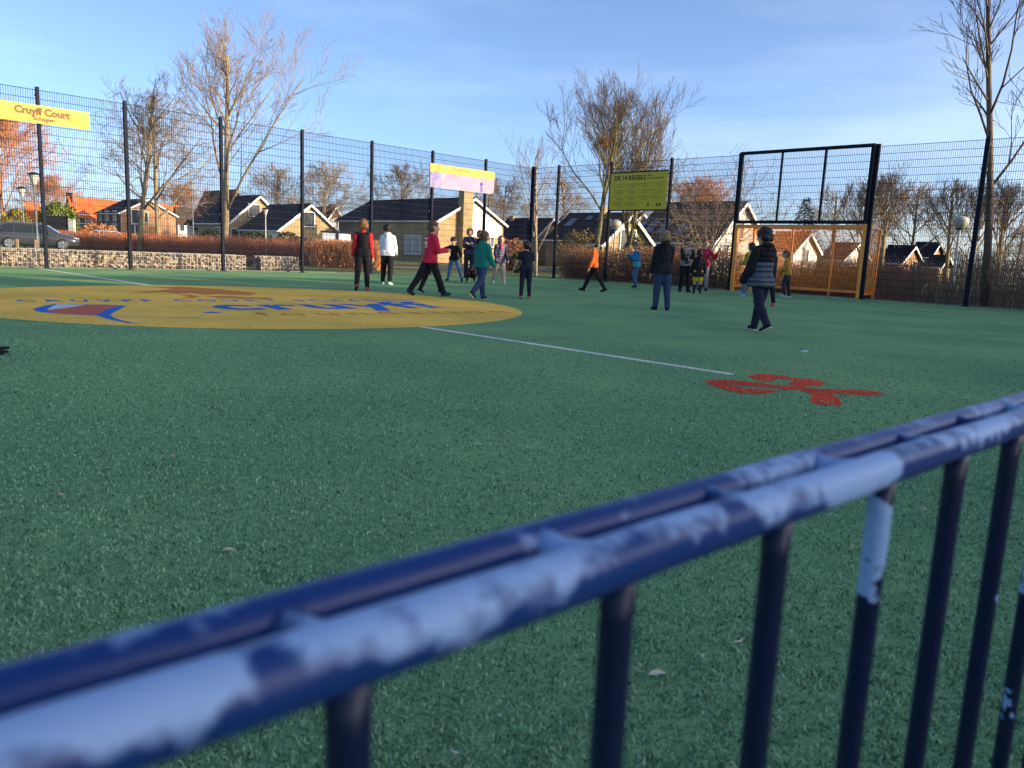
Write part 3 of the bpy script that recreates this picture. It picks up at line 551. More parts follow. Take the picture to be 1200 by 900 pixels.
def house(label, Y, kx, lx, rx, eave_y, peak_y, gable='right', wall=BR_Y, roof=RF_N, gwall=None, ang=45.0, wins=(), chimney=None, barge=True, name='house', over=0.3, skylights=(), boarding=None):
    a = rad(ang); dA = Vector((-math.cos(a), math.sin(a), 0)); dB = Vector((math.sin(a), math.cos(a), 0))      # to the left-back, to the right-back
    K0 = at(kx, eave_y, Y); ze = K0.z; K0 = Vector((K0.x, K0.y, GZ))
    def solve(d, px):
        lo, hi = 0.05, 60.0
        for _ in range(50):
            md = (lo + hi) / 2; x = proj(wall_pt(K0, d, md, ze))[0]
            if (x > px) == (d is dA): lo = md
            else: hi = md
        return (lo + hi) / 2
    wA, wB = solve(dA, lx), solve(dB, rx)
    g, gw, e, ew = (dB, wB, dA, wA) if gable == 'right' else (dA, wA, dB, wB)         # gable wall direction, eaves wall direction
    mid = wall_pt(K0, g, gw / 2, ze); zr = at(proj(mid)[0], peak_y, mid.y).z
    h = thing(name, label, 'house', K0)
    # walls: a gabled prism along e
    b = MB(); prof = [wall_pt(K0, g, 0, GZ - 0.1), wall_pt(K0, g, gw, GZ - 0.1), wall_pt(K0, g, gw, ze), wall_pt(K0, g, gw / 2, zr - 0.1), wall_pt(K0, g, 0, ze)]
    if gable != 'right': prof = prof[::-1]
    if gwall:
        b.prism([p_ + e * 0.3 for p_ in prof], e * (ew - 0.3)); b.build('wall', wall, h)
        b = MB(); b.prism(prof, e * 0.295); b.build('gable_wall', gwall, h)
    else:
        b.prism(prof, e * ew); b.build('wall', wall, h)
    if boarding:
        f0, f1 = boarding; rz_ = lambda f: ze + (zr - ze) * min(f, 1 - f) * 2 - 0.12; zl = GZ + 2.35; n_ = 9
        zz = [zl + k * 0.2 for k in range(40)]
        for z0 in zz:
            z1 = z0 + 0.19; fr = min(f1, 1 - (z1 + 0.12 - ze) / (zr - ze) / 2)
            if fr - f0 < 0.04: break
            MB().prism([wall_pt(K0, g, gw * f0, z0), wall_pt(K0, g, gw * fr, z0), wall_pt(K0, g, gw * fr, z1), wall_pt(K0, g, gw * f0, z1)], -e * 0.03).build('board', m_barge, h)
    # roof: two slopes with thickness, overhanging, tile courses as steps
    run = gw / 2; slope = Vector((g.x * run, g.y * run, zr - ze)); L_ = slope.length; sd = slope.normalized(); sd2 = Vector((-g.x * run, -g.y * run, zr - ze)).normalized()
    rp = None
    for base, s_ in ((wall_pt(K0, g, 0, ze), sd), (wall_pt(K0, g, gw, ze), sd2)):
        n_ = e.cross(s_); n_ = n_ if n_.z > 0 else -n_; n_.normalize()
        b = MB(); st = 0.36; k = 0; t0 = -over
        while t0 < L_:
            t1 = min(t0 + st, L_); p0 = base + s_ * t0 - e * over; p1 = base + s_ * (t1 + (0.05 if t1 < L_ else 0)) - e * over
            b.prism([p0 + n_ * 0.02, p1 + n_ * 0.02, p1 + n_ * 0.09, p0 + n_ * 0.125], e * (ew + 2 * over)); t0 = t1; k += 1
        o = b.build('roof_slope', roof, h)
        if rp is None: rp = (o, base, s_, n_)
    pk = wall_pt(K0, g, gw / 2, zr + 0.09)
    b = MB(); b.tube([pk - e * (over + 0.02), pk + e * (ew + over + 0.02)], 0.11, 8); b.build('ridge', roof, h)
    if barge:
        for base, s_ in ((wall_pt(K0, g, 0, ze), sd), (wall_pt(K0, g, gw, ze), sd2)):
            n_ = e.cross(s_); n_ = n_ if n_.z > 0 else -n_; n_.normalize()
            p0 = base - s_ * (over + 0.03) - e * (over + 0.045); p1 = base + s_ * (L_ + 0.01) - e * (over + 0.045)
            b = MB(); b.prism([p0 - n_ * 0.10, p1 - n_ * 0.10, p1 + n_ * 0.10, p0 + n_ * 0.10], e * 0.04); b.build('bargeboard', m_barge, h)
    gu = wall_pt(K0, g, -over - 0.06, ze - over * (zr - ze) / run + 0.0)
    b = MB(); b.tube([gu - e * over, gu + e * (ew + over)], 0.07, 6); b.build('gutter', m_barge, h)
    # openings, given by picture column and row on one of the two visible walls
    for wnd in wins:
        face, px, py, ww, hh, style = wnd
        d = g if face == 'g' else e; nn = -e if face == 'g' else -g
        r_ = ray(px, py); o_ = Vector((0, 0, CH)); t = (K0 - o_).dot(nn) / r_.dot(nn); c = o_ + r_ * t
        b = MB(); fr = 0.07
        for s_, z_, hw, hz in ((-ww/2, 0, fr/2, hh/2), (ww/2, 0, fr/2, hh/2), (0, -hh/2, ww/2 + fr/2, fr/2), (0, hh/2, ww/2 + fr/2, fr/2)) + (((0, 0, fr/2, hh/2),) if style in ('two', 'curtain') else ()):
            b.quad_box(c + d * s_ + Z3 * z_ + nn * 0.03, d * (hw + (0.001 if hz > hw else 0)), nn * 0.05, (0, 0, hz))
        if style == 'door':
            b = MB(); b.quad_box(c + nn * 0.03, d * ww / 2, nn * 0.04, (0, 0, hh / 2)); dr = b.build('door', m_wf, h)
            for q in range(4): MB().quad_box(c + nn * 0.075 + Z3 * (hh * (q - 1.5) / 4), d * (ww / 2 - 0.08), nn * 0.008, (0, 0, hh / 8 - 0.03)).build('door_panel', m_wf, dr)
            continue
        if style == 'reddoor':
            b = MB(); b.quad_box(c + nn * 0.03, d * ww / 2, nn * 0.04, (0, 0, hh / 2)); b.build('door', mat('red door', (0.30, 0.05, 0.02), 0.5), h); continue
        w_o = b.build('window', m_wf, h)
        b = MB(); b.quad_box(c + nn * 0.012, d * (ww / 2 - 0.01), nn * 0.012, (0, 0, hh / 2 - 0.01)); b.build('pane', m_curt if style == 'curtain' else m_glass, w_o)
        b = MB(); b.quad_box(c - Z3 * (hh / 2 + 0.09) + nn * 0.05, d * (ww / 2 + 0.1), nn * 0.08, (0, 0, 0.035)); b.build('sill', m_kerb, w_o)
    for px, py, ww, hh in skylights:
        o_, base, s_, n_ = rp; r_ = ray(px, py); q0 = Vector((0, 0, CH)); t = (base + n_ * 0.14 - q0).dot(n_) / r_.dot(n_); c = q0 + r_ * t
        b = MB(); b.quad_box(c, e * ww / 2, s_ * hh / 2, n_ * 0.05); sk = b.build('skylight', m_navy, h)
        b = MB(); b.quad_box(c + n_ * 0.054, e * (ww / 2 - 0.06), s_ * (hh / 2 - 0.06), n_ * 0.004); b.build('pane', mat('skylight glass', (0.10, 0.13, 0.18), 0.05, spec=1.0), sk)
    if chimney:
        where, cw, top_py, cm = chimney
        if where == 'ridge0': c = pk + e * 0.5
        elif where == 'ridge1': c = pk + e * (ew - 0.6)
        elif where == 'mid': c = pk + e * ew * 0.5
        else: c = wall_pt(K0, g, gw * where, 0) - e * (cw * 0.28)
        zt = at(proj(c)[0], top_py, c.y).z; z0 = GZ - 0.1 if isinstance(where, float) else zr - 0.6
        b = MB(); b.quad_box((c.x, c.y, (zt + z0) / 2), g * cw / 2, e * cw * 0.33, (0, 0, (zt - z0) / 2)); b.quad_box((c.x, c.y, zt + 0.03), g * (cw / 2 + 0.05), e * (cw * 0.33 + 0.05), (0, 0, 0.04)); b.build('chimney', cm or wall, h)
    return h
# --- left of the court
house('large pale brick house with a broad chimney standing on its gable', 66, 514, 397, 590, 257.5, 233.5, wall=BR_Y, gwall=BR_Y, chimney=(0.36, 1.05, 222.5, BR_Y), boarding=(0.45, 0.97), wins=[('e', 408.5, 283, 0.9, 1.1, 'two'), ('e', 484, 287, 2.2, 1.6, 'curtain'), ('g', 574, 282, 0.9, 1.1, 'two')])
house('yellow brick bungalow with a garage door and a lit gable beside the big chimney house', 70, 328, 284, 396, 268, 240.8, wall=BR_Y, wins=[('g', 361, 257, 1.3, 1.3, 'one'), ('e', 320.5, 280, 1.9, 1.9, 'door')])
house('yellow brick house half hidden by a bare tree trunk and its neighbour bungalow', 77, 270, 231.5, 336, 259.5, 230.5, wall=BR_Y, wins=[('g', 298, 246.5, 1.2, 1.2, 'one'), ('e', 256, 276, 1.0, 1.6, 'two'), ('g', 280, 277, 1.6, 1.5, 'two')])
house('dark roofed house peeping out behind the yellow brick house', 96, 262, 226, 294, 258, 223.5, wall=BR_R, roof=RF_R)
house('brown brick house with a small chimney behind the yellow gable', 98, 372, 350, 412, 274, 243.5, wall=BR_B, roof=RF_R, chimney=('ridge0', 0.8, 240, BR_R), wins=[('g', 392, 262, 1.0, 1.2, 'one')])
house('two storey brick house with dark brown front and white edged gable', 106, 141, 113, 206, 249, 234, wall=BR_D, gwall=BR_O, wins=[('e', 118, 253, 1.1, 1.3, 'two'), ('e', 125.5, 253, 1.3, 1.3, 'two'), ('e', 134.5, 253, 1.5, 1.3, 'two'), ('e', 134.5, 269.5, 1.7, 1.9, 'two'), ('g', 159, 254, 1.1, 1.9, 'one'), ('g', 169, 254.5, 1.0, 1.4, 'one'), ('g', 158, 270, 1.9, 1.6, 'two')])
house('red brick house with a bright orange tiled roof and end chimney', 116, 86, 77.5, 152, 253, 231.5, gable='left', wall=BR_R, roof=RF_O, ang=22, chimney=('ridge0', 1.3, 226.5, BR_R), barge=False, wins=[('e', 100, 258.5, 2.2, 1.7, 'two')])
house('distant house with an orange roof behind the bare trees', 128, 172, 165, 212, 262, 238.5, gable='left', wall=BR_O, roof=RF_O, ang=20, barge=False, wins=[('e', 197, 266, 2.0, 2.0, 'two'), ('e', 184, 266, 1.2, 1.4, 'two')], skylights=[(196, 250, 0.9, 1.0)])
house('house with a steep dark brown roof beside the orange roof', 118, 208, 204, 231, 261, 244, gable='left', wall=BR_W, roof=RF_B, ang=18, barge=False, wins=[('e', 213, 266, 1.0, 1.2, 'one')])
house('low white rendered extension with a pale door', 100, 222, 219, 236, 262, 259.5, gable='left', wall=BR_W, roof=RF_B, ang=15, barge=False, wins=[('e', 229.5, 266, 1.1, 1.0, 'one'), ('e', 228, 279, 1.6, 2.0, 'door')])
house('small steep red gabled house beside the green shrubs', 120, 33, 29, 47, 258, 238.5, gable='left', wall=BR_R, roof=RF_O, ang=30, wins=[('e', 41, 262, 1.0, 1.4, 'one')])
# --- behind the corner
house('black tiled house with a plain long roof beside the corner post', 78, 626, 577, 664, 279.5, 257.5, wall=BR_B, gwall=BR_Y, chimney=('ridge1', 0.8, 254.5, BR_Y))
house('dark roofed house with a blue skylight and a yellow chimney', 70, 722, 640, 775, 281, 251, wall=BR_B, gwall=BR_Y, skylights=[(669, 261, 1.0, 1.5), (660, 255.5, 0.8, 0.7), (691, 255.5, 0.8, 0.8), (705, 257, 1.0, 0.8)], chimney=('mid', 0.8, 243.5, BR_Y))
house('buff gabled house end behind the moss trunked tree', 46, 706, 690, 762, 284, 252.5, wall=BR_Y, roof=RF_B, wins=[('g', 735, 281, 1.5, 1.2, 'two')])
house('long brown roofed house with white gable and a row of roof windows', 52, 836, 742, 896, 282.5, 238.5, wall=BR_W, roof=RF_B, wins=[('g', 848, 299, 0.9, 1.5, 'one'), ('e', 800, 293, 2.0, 1.3, 'two'), ('e', 770, 292, 2.0, 1.3, 'two'), ('g', 866, 270, 1.0, 1.1, 'one')], skylights=[(752, 264, 0.8, 1.6), (764, 266, 0.8, 1.6), (779, 267, 0.8, 1.6), (799, 269, 0.8, 1.3)])
# --- beyond the goal
house('small cream gabled house seen through the orange goal mesh', 60, 930, 897, 958, 294, 274, wall=BR_W, roof=RF_R, wins=[('g', 944, 300, 0.8, 1.0, 'one')])
house('little house with a pink lit gable beside the globe lamp', 74, 1055, 1030, 1079, 307.5, 289.5, wall=BR_O, roof=RF_N, wins=[('g', 1070, 314, 1.1, 1.3, 'one')])
house('dark roofed house rising behind the small lit gables', 86, 1090, 1068, 1104, 300, 285.5, wall=BR_B, roof=RF_N)
house('tiny yellow gable with a red door beside the globe lamp', 76, 1101, 1086, 1114, 312, 301, wall=BR_Y, roof=RF_N, wins=[('g', 1107, 317, 0.9, 1.6, 'reddoor')])
house('pale gabled house far beyond the right end of the goal', 90, 988, 962, 1018, 304, 286, wall=BR_W, roof=RF_R)
# --- added unseen block behind the spectators, placed and sized to shade the court
SH = (48.0 - 7.4) / abs(Vector((SUND.x, SUND.y, 0)).normalized().dot(DR)) * math.tan(SUN_EL)
SHADE_BLK = thing('unseen_shade_block', 'long flat roofed brick block added unseen behind the spectators to shade the court', 'building', wl(-20, 48, GZ))
MB().prism([wl(-58, 48, GZ - 0.2), wl(-58, 60, GZ - 0.2), wl(14, 60, GZ - 0.2), wl(14, 48, GZ - 0.2)], (0, 0, SH - 0.3 - GZ + 0.2)).build('wall', BR_B, SHADE_BLK)
MB().prism([wl(-58.2, 47.9, SH - 0.3), wl(-58.2, 60.2, SH - 0.3), wl(14.2, 60.2, SH - 0.3), wl(14.2, 47.9, SH - 0.3)], (0, 0, 0.3)).build('roof', mat('roof felt', (0.06, 0.06, 0.06), 0.9), SHADE_BLK)
for k in range(25):
    for z in (1.6, 4.7, 7.8, 10.7):
        c = wl(-56 + k * 2.8, 47.97, z); f_ = MB(); f_.quad_box(c, DL * 1.1, DR * 0.03, (0, 0, 0.85)); wo = f_.build('window', m_wf, SHADE_BLK)
        MB().quad_box(c - DR * 0.035, DL * 1.02, DR * 0.01, (0, 0, 0.77)).build('pane', m_glass, wo)
# garage box and garden screens
def screen(name, label, cat, p0, p1, z1, m, boards=True, thick=0.04):
    d = (p1 - p0); n = max(1, int(d.length / 0.16)); d2 = d / n; t = thing(name, label, cat, (p0 + p1) / 2)
    for k in range(n):
        c = p0 + d2 * (k + 0.5); MB().quad_box((c.x, c.y, (GZ + z1) / 2), d2 * 0.47, Z3.cross(d2).normalized() * thick / 2, (0, 0, (z1 - GZ) / 2)).build('board', m, t)
    for k in (0, n): c = p0 + d2 * k; MB().quad_box((c.x, c.y, (GZ + z1) / 2 + 0.04), d2.normalized() * 0.06, Z3.cross(d2).normalized() * 0.07, (0, 0, (z1 - GZ) / 2 + 0.04)).build('post', m, t)
    return t
gA = base_at(378, 60, GZ); gB = base_at(398, 60.5, GZ); zt = at(388, 272.5, 60).z
GRG = thing('garden_shed', 'pale blue flat roofed garden shed beside the orange hedge', 'shed', gA); dgr = (gB - gA)
MB().prism([gA, gB, gB + Vector((0.3, 2.5, 0)), gA + Vector((0.3, 2.5, 0))], (0, 0, zt - GZ)).build('wall', mat('pale blue boarding', (0.42, 0.48, 0.56), 0.7, scale=20, stretch=(6, 6, 0.3)), GRG)
MB().prism([gA + Vector((-0.15, -0.15, zt - GZ + 0.003)), gB + Vector((0.15, -0.15, zt - GZ + 0.003)), gB + Vector((0.45, 2.6, zt - GZ + 0.003)), gA + Vector((0.1, 2.6, zt - GZ + 0.003))], (0, 0, 0.12)).build('roof', RF_N, GRG)
MB().quad_box(gA + dgr * 0.86 + Vector((0, -0.03, 1.0)), dgr * 0.07, (0, 0.02, 0), (0, 0, 0.95)).build('door', m_navy, GRG)
m_blk = mat('black stained boards', (0.016, 0.017, 0.019), 0.7, scale=12, stretch=(6, 6, 0.4)); m_pale = mat('whitewashed boards', (0.6, 0.58, 0.52), 0.7)
screen('garden_fence', 'black stained board fence beside the corner house lawn', 'fence', base_at(590, 48, GZ), base_at(617, 47, GZ), at(600, 290.5, 48).z, m_blk)
screen('garden_fence', 'black board gate below the ivy covered wall', 'fence', base_at(54, 92, GZ), base_at(81, 92, GZ), at(68, 253, 92).z, m_blk)
screen('gate_pillar', 'pair of whitewashed boards beside the black gate', 'gate pillar', base_at(82, 90, GZ), base_at(88.5, 90, GZ), at(85, 257.5, 90).z, m_pale, thick=0.3)
screen('garden_fence', 'grey green board fence behind the parked dark car', 'fence', base_at(-12, 88, GZ), base_at(30, 88, GZ), at(10, 260, 88).z, mat('grey green boards', (0.10, 0.12, 0.10), 0.8))

# ================================================================== LOW STONE WALLS (wire baskets filled with stones)
m_stone = mat_per_face('basket stone', [(0.40, 0.31, 0.21), (0.52, 0.43, 0.31), (0.28, 0.22, 0.16), (0.62, 0.54, 0.42), (0.44, 0.31, 0.20)], 0.9)
ICO = None
def stones(P0, P1, w, h, n, seed, m=m_stone, size=(0.07, 0.12)):
    g = np.random.default_rng(seed); bm = bmesh.new(); bmesh.ops.create_icosphere(bm, subdivisions=1, radius=1); base = np.array([v.co[:] for v in bm.verts]); fc = np.array([[v.index for v in f.verts] for f in bm.faces]); bm.free()
    d = np.array(P1 - P0); L_ = np.linalg.norm(d); d = d / L_; nn = np.array([-d[1], d[0], 0]); V = []; F = []
    for k in range(n):
        s = g.uniform(*size); u = g.uniform(0, L_); 
        if g.random() < 0.65: a, z = (-w/2 + 0.04 if g.random() < 0.75 else w/2 - 0.04), g.uniform(0.05, h - 0.04)
        else: a, z = g.uniform(-w/2, w/2), h - 0.05
        q = base * (1 + g.uniform(-0.22, 0.22, (len(base), 1))) * (np.array([s, s * g.uniform(.7, 1.1), s * g.uniform(.55, .85)]) / 1.6)
        t = g.uniform(0, 6.28); R_ = np.array([[math.cos(t), -math.sin(t), 0], [math.sin(t), math.cos(t), 0], [0, 0, 1]]); q = q @ R_.T + np.array(P0) + d * u + nn * a + np.array([0, 0, z]); F.append(fc + len(V) * len(base)); V.append(q)
    return np.concatenate(V), np.concatenate(F)
def gabion(label, p0, p1, h, seed):
    t = thing('gabion_wall', label, 'stone wall', (p0 + p1) / 2); w = 0.5; d = (p1 - p0); L_ = d.length; d.normalize(); nn = Vector((-d.y, d.x, 0))
    V, F = stones(p0, p1, w, h, int(L_ * 150), seed); V = V - np.array(t.location); o = np_mesh('stones', V, F, m_stone, t, nv=3); o['kind'] = 'stuff'
    MB().quad_box((p0 + p1) / 2 + Z3 * (h / 2 - 0.03), d * (L_ / 2 - 0.05), nn * (w / 2 - 0.06), (0, 0, h / 2 - 0.04)).build('core', mat('stone core', (0.12, 0.10, 0.08), 0.9), t)
    b = MB(); r = 0.004
    for s in (-1, 1):
        for k in range(int(L_ / 0.12) + 1): c = p0 + d * min(k * 0.12, L_) + nn * s * (w / 2 + 0.012); b.quad_box(c + Z3 * h / 2, d * r, nn * r, (0, 0, h / 2))
        for k in range(5): b.quad_box((p0 + p1) / 2 + nn * s * (w / 2 + 0.012) + Z3 * (h * k / 4), d * L_ / 2, nn * r, (0, 0, r))
    b.build('wire_basket', mat('basket wire', (0.3, 0.3, 0.3), 0.5, metal=0.5), t); return t
def gline(px):                          # the baskets stand on a line parallel with the fence
    o_ = wl(0, -4.3); d = ray(px, 305); a = (o_.dot(DR)) / Vector((d.x, d.y, 0)).dot(DR); return Vector((d.x * a, d.y * a, GZ))
gabion('long low stone filled wire basket wall beside the road', gline(-60), gline(284), 0.52, 3)
gabion('short stone filled wire basket wall beside the orange hedge', gline(302), gline(346), 0.52, 4)

# ================================================================== TREES AND HEDGES
def bark(name, c1, c2): return mat(name, c1, 0.9, col2=c2, scale=3.0, bump=0.6, bscale=20, stretch=(3, 3, 0.6))
m_bk = bark('pale grey brown bark', (0.16, 0.115, 0.065), (0.30, 0.235, 0.14)); m_bkm = bark('mossy bark', (0.10, 0.10, 0.03), (0.24, 0.20, 0.09)); m_tw = mat('twig', (0.17, 0.125, 0.09), 0.9, col2=(0.27, 0.20, 0.145), scale=1.5); m_twr = mat('reddish twig', (0.27, 0.10, 0.045), 0.9, col2=(0.38, 0.18, 0.08), scale=0.6); m_twd = mat('dark twig', (0.10, 0.07, 0.055), 0.9, col2=(0.19, 0.135, 0.105), scale=1.5)
def grow(seed, H, r0, fork=0.35, limbs=6, spread=0.6, levels=4, kids=5, up=0.35, minr=0.006, lean=(0, 0), wig=0.12, lead=True, twig_len=1.0, twigs=6):
    """bare winter tree: returns (wood, fine twigs)"""
    g = random.Random(seed); wood, tw = MB(), MB()
    def br(p, d, L_, r, lv, trunk=False):
        n = 5 if lv == 0 else (4 if lv == 1 else 3); pts = [p.copy()]; rr = [r]; dd = d.normalized(); seg = L_ / n; end = r * (0.35 if not trunk else 0.45)
        for k in range(n):
            jit = Vector((g.gauss(0, 1), g.gauss(0, 1), g.gauss(0, 0.6))) * wig * (0.4 if trunk else 1.0)
            dd = (dd + jit + Z3 * up * (0.25 if lv else 0.1)).normalized(); p = p + dd * seg; pts.append(p.copy()); rr.append(max(minr, r + (end - r) * (k + 1) / n))
        fine = lv >= 3 or r < minr * 2.2
        (tw if fine else wood).tube(pts, rr, 3 if fine else (8 if lv == 0 else 5), cap=not fine)
        return pts, rr, dd
    def kidsof(pts, rr, L_, lv, t0, cnt):
        if lv > levels: return
        for k in range(cnt):
            t = t0 + (1 - t0) * (k + g.random() * 0.9) / cnt; i = min(len(pts) - 2, int(t * (len(pts) - 1))); f_ = t * (len(pts) - 1) - i; p = pts[i].lerp(pts[i+1], min(1, f_)); ax = (pts[i+1] - pts[i]).normalized()
            phi = g.uniform(0, 6.283); o_ = ax.orthogonal().normalized(); side = o_ * math.cos(phi) + ax.cross(o_) * math.sin(phi)
            d = (ax * g.uniform(0.5, 0.95) + side * spread * g.uniform(0.7, 1.3) + Z3 * up * 0.4).normalized(); r = max(minr, rr[i] * g.uniform(0.36, 0.54)); l2 = L_ * g.uniform(0.36, 0.66) * (1.2 - 0.4 * t) * (twig_len if lv >= 3 else 1)
            p2, r2, _ = br(p, d, l2, r, lv); kidsof(p2, r2, l2, lv + 1, 0.2, kids if lv < levels - 1 else twigs)
    th = H * (1.0 if lead else fork); d0 = Vector((lean[0], lean[1], 1)).normalized()
    pts, rr, dd = br(Vector((0, 0, -0.1)), d0, th, r0, 0, True)
    if lead:
        for k in range(limbs):
            t = fork + (0.93 - fork) * (k + g.random() * 0.7) / limbs; i = min(4, int(t * 5)); p = pts[i].lerp(pts[i+1], t * 5 - i); phi = k * 2.4 + g.uniform(-0.5, 0.5)
            d = (Vector((math.cos(phi), math.sin(phi), 0)) * spread * 1.15 + Z3 * (0.75 + up * 0.5)).normalized(); l2 = H * (1.0 - t) * g.uniform(0.55, 0.85) + H * 0.12
            p2, r2, _ = br(p, d, l2, rr[i] * g.uniform(0.34, 0.5), 1); kidsof(p2, r2, l2, 2, 0.18, kids)
        kidsof(pts, rr, H * 0.35, 2, 0.6, kids + 3)
    else:
        for k in range(limbs):
            phi = k * 6.283 / limbs + g.uniform(-0.4, 0.4); s_ = spread * g.uniform(0.25, 1.0)
            d = (Vector((math.cos(phi), math.sin(phi), 0)) * s_ + Z3).normalized(); l2 = (H - th) * g.uniform(0.78, 1.05)
            p2, r2, _ = br(pts[-1] - Z3 * g.uniform(0, th * 0.12), d, l2, rr[-1] * g.uniform(0.6, 0.85), 1); kidsof(p2, r2, l2, 2, 0.15, kids)
    return wood, tw
TREES = {}
def tree(label, px, Y, top_py, seed, mb=None, mt=None, cat='tree', group=None, name='bare_tree', proto=None, z=GZ, rz=0.0, **kw):
    mb = mb or m_bk; mt = mt or m_tw; base = base_at(px, Y, z); zt = at(px, top_py, Y).z; H = zt - z
    t = thing(name, label, cat, base, rz, group)
    if proto is None or proto not in TREES:
        H0 = H; w_, tw = grow(seed, H, **kw); a = w_.mesh('trunk', mb, smooth=True); c = tw.mesh('crown', mt)
        if proto: TREES[proto] = (a, c, H)
        s = 1.0
    else: a, c, H0 = TREES[proto]; s = H / H0
    for nm, me in (('trunk', a), ('crown', c)):
        o = link_copy(me, nm, t); o.scale = (s, s, s)
    return t
tree('tall pale barked bare tree in front of the yellow brick houses', 263, 47, 60, 21, r0=0.20, fork=0.22, limbs=8, spread=0.58, kids=6, up=0.30, minr=0.0075, levels=4, twigs=7)
tree('forked bare tree in front of the brick gable', 164, 49, 104, 8, r0=0.20, fork=0.28, limbs=7, spread=0.8, kids=6, up=0.22, minr=0.0075, levels=4, twigs=6)
tree('smaller twiggy bare tree beside the forked tree', 186, 53, 134, 16, r0=0.18, fork=0.25, limbs=10, spread=0.95, kids=6, up=0.12, minr=0.008, levels=4, twigs=6, mt=m_tw)
tree('bare tree holding a dark nest, with a mossy trunk', 695.5, 34, 128, 31, mb=m_bkm, r0=0.13, fork=0.36, limbs=13, spread=0.40, kids=6, up=0.24, minr=0.005, levels=4, twigs=6, wig=0.16, mt=m_twd)
nb = base_at(697, 33.7, GZ); nz = at(697, 166, 33.7).z; ne = MB(); gq = random.Random(9)
for k in range(160):
    c = Vector((nb.x, nb.y, nz)) + Vector((gq.gauss(0, .16), gq.gauss(0, .16), gq.gauss(0, .13))); d = Vector((gq.gauss(0, 1), gq.gauss(0, 1), gq.gauss(0, .4))).normalized() * 0.17; ne.tube([c - d, c + d], 0.008, 3)
o = ne.build('nest', m_twr); tag(o, 'round twig nest lodged in the bare tree', 'nest'); o['kind'] = 'stuff'; del o['kind']
tree('vase shaped bare tree of many upright stems behind the rules board', 735, 37, 160, 47, mb=m_bkm, r0=0.16, fork=0.27, limbs=11, spread=0.42, kids=6, up=0.34, minr=0.007, levels=4, twigs=6, lead=False, wig=0.06)
tree('tall bare tree close outside the fence beside the globe lamp', 1152, 21.5, -20, 12,  mb=bark('dark bark', (0.07, 0.05, 0.035), (0.17, 0.125, 0.08)), r0=0.115, fork=0.40, limbs=6, spread=0.5, kids=4, up=0.35, minr=0.006, levels=4, twigs=4, mt=m_twd, wig=0.10)
tree('thin pale young tree with a fan of low branches by the corner post', 628, 34, 182, 5, mb=mat('silvery bark', (0.40, 0.33, 0.25), 0.8, scale=6), mt=mat('pale pink twig', (0.34, 0.24, 0.18), 0.9), r0=0.07, fork=0.22, limbs=13, spread=0.42, kids=3, up=0.35, minr=0.006, levels=3, twigs=4, wig=0.05)
tree('wide bare shrub spreading in front of the white gabled house', 822, 40, 200, 77, mb=m_tw, mt=m_tw, r0=0.12, fork=0.18, limbs=13, spread=1.25, kids=5, up=0.15, minr=0.007, levels=4, twigs=5, lead=False, name='bare_shrub', cat='shrub')
# background trees; each keeps its own place and size
BG = dict(r0=0.2, fork=0.22, limbs=13, spread=0.75, kids=7, up=0.2, minr=0.013, levels=4, twigs=4)
tree('bare tree standing behind the ridge of the garage bungalow', 328, 100, 203, 101, proto='A', **BG)
tree('dark bare tree behind the brown brick chimney', 379, 96, 200, 101, proto='A', rz=1.3, mt=m_twd, **BG)
tree('round bare tree above the roof of the big chimney house', 466, 98, 202, 101, proto='A', rz=2.6, **BG)
tree('bare tree behind the white side of the big chimney house', 566, 105, 214, 102, proto='B', **dict(BG, limbs=8, spread=0.95))
tree('bare tree between the chimney house and the black tiled house', 590, 112, 216, 102, proto='B', rz=2.0, **BG)
tree('bare tree rising behind the blue skylight roof', 660, 110, 212, 102, proto='B', rz=4.0, **BG)
tree('grey bare tree behind the dark roof by the mossy trunk', 765, 118, 214, 102, proto='B', rz=1.0, **BG)
tree('broad rust tinted tree towering over the parked dark car', 4, 95, 132, 103, proto='R', mb=m_twr, mt=m_twr, **dict(BG, limbs=16, kids=7, spread=0.7, twigs=6, minr=0.02))
tree('rust tinted tree behind the ivy covered wall', 58, 130, 212, 103, proto='R', rz=2.0, **BG)
tree('rust tinted tree behind the distant orange roof', 216, 140, 222, 103, proto='R', rz=1.0, **BG)
tree('rust tinted tree behind the grey roof right of the rules board', 812, 130, 218, 103, proto='R', rz=3.0, **BG)
for lab, px, Y, ty, pr, rz in [('tall bare tree just outside the goal frame', 1002, 60, 226, 'C', 0.3), ('bare tree crowding the sky beyond the goal frame', 1032, 66, 218, 'C', 2.1), ('bare tree rising behind the small lit gables', 1064, 78, 226, 'A', 3.3), ('slim tall bare tree directly behind the globe lamp', 1106, 72, 228, 'D', 0.0), ('bare tree between globe lamp and fence post', 1134, 76, 230, 'D', 1.9), ('bare tree behind the last fence posts', 1168, 70, 228, 'C', 4.2), ('low spreading bare tree beyond the far hedge', 1186, 52, 270, 'A', 0.8), ('bare tree behind the red roofed houses beyond the goal', 968, 92, 228, 'B', 5.0)]:
    tree(lab, px, Y, ty, {'A': 101, 'B': 102, 'C': 104, 'D': 105}[pr], proto=pr, rz=rz, group='bare trees beyond the goal', **(dict(BG, limbs=12, spread=0.5, up=0.4, kids=6, twigs=3, minr=0.011) if pr in 'CD' else BG))
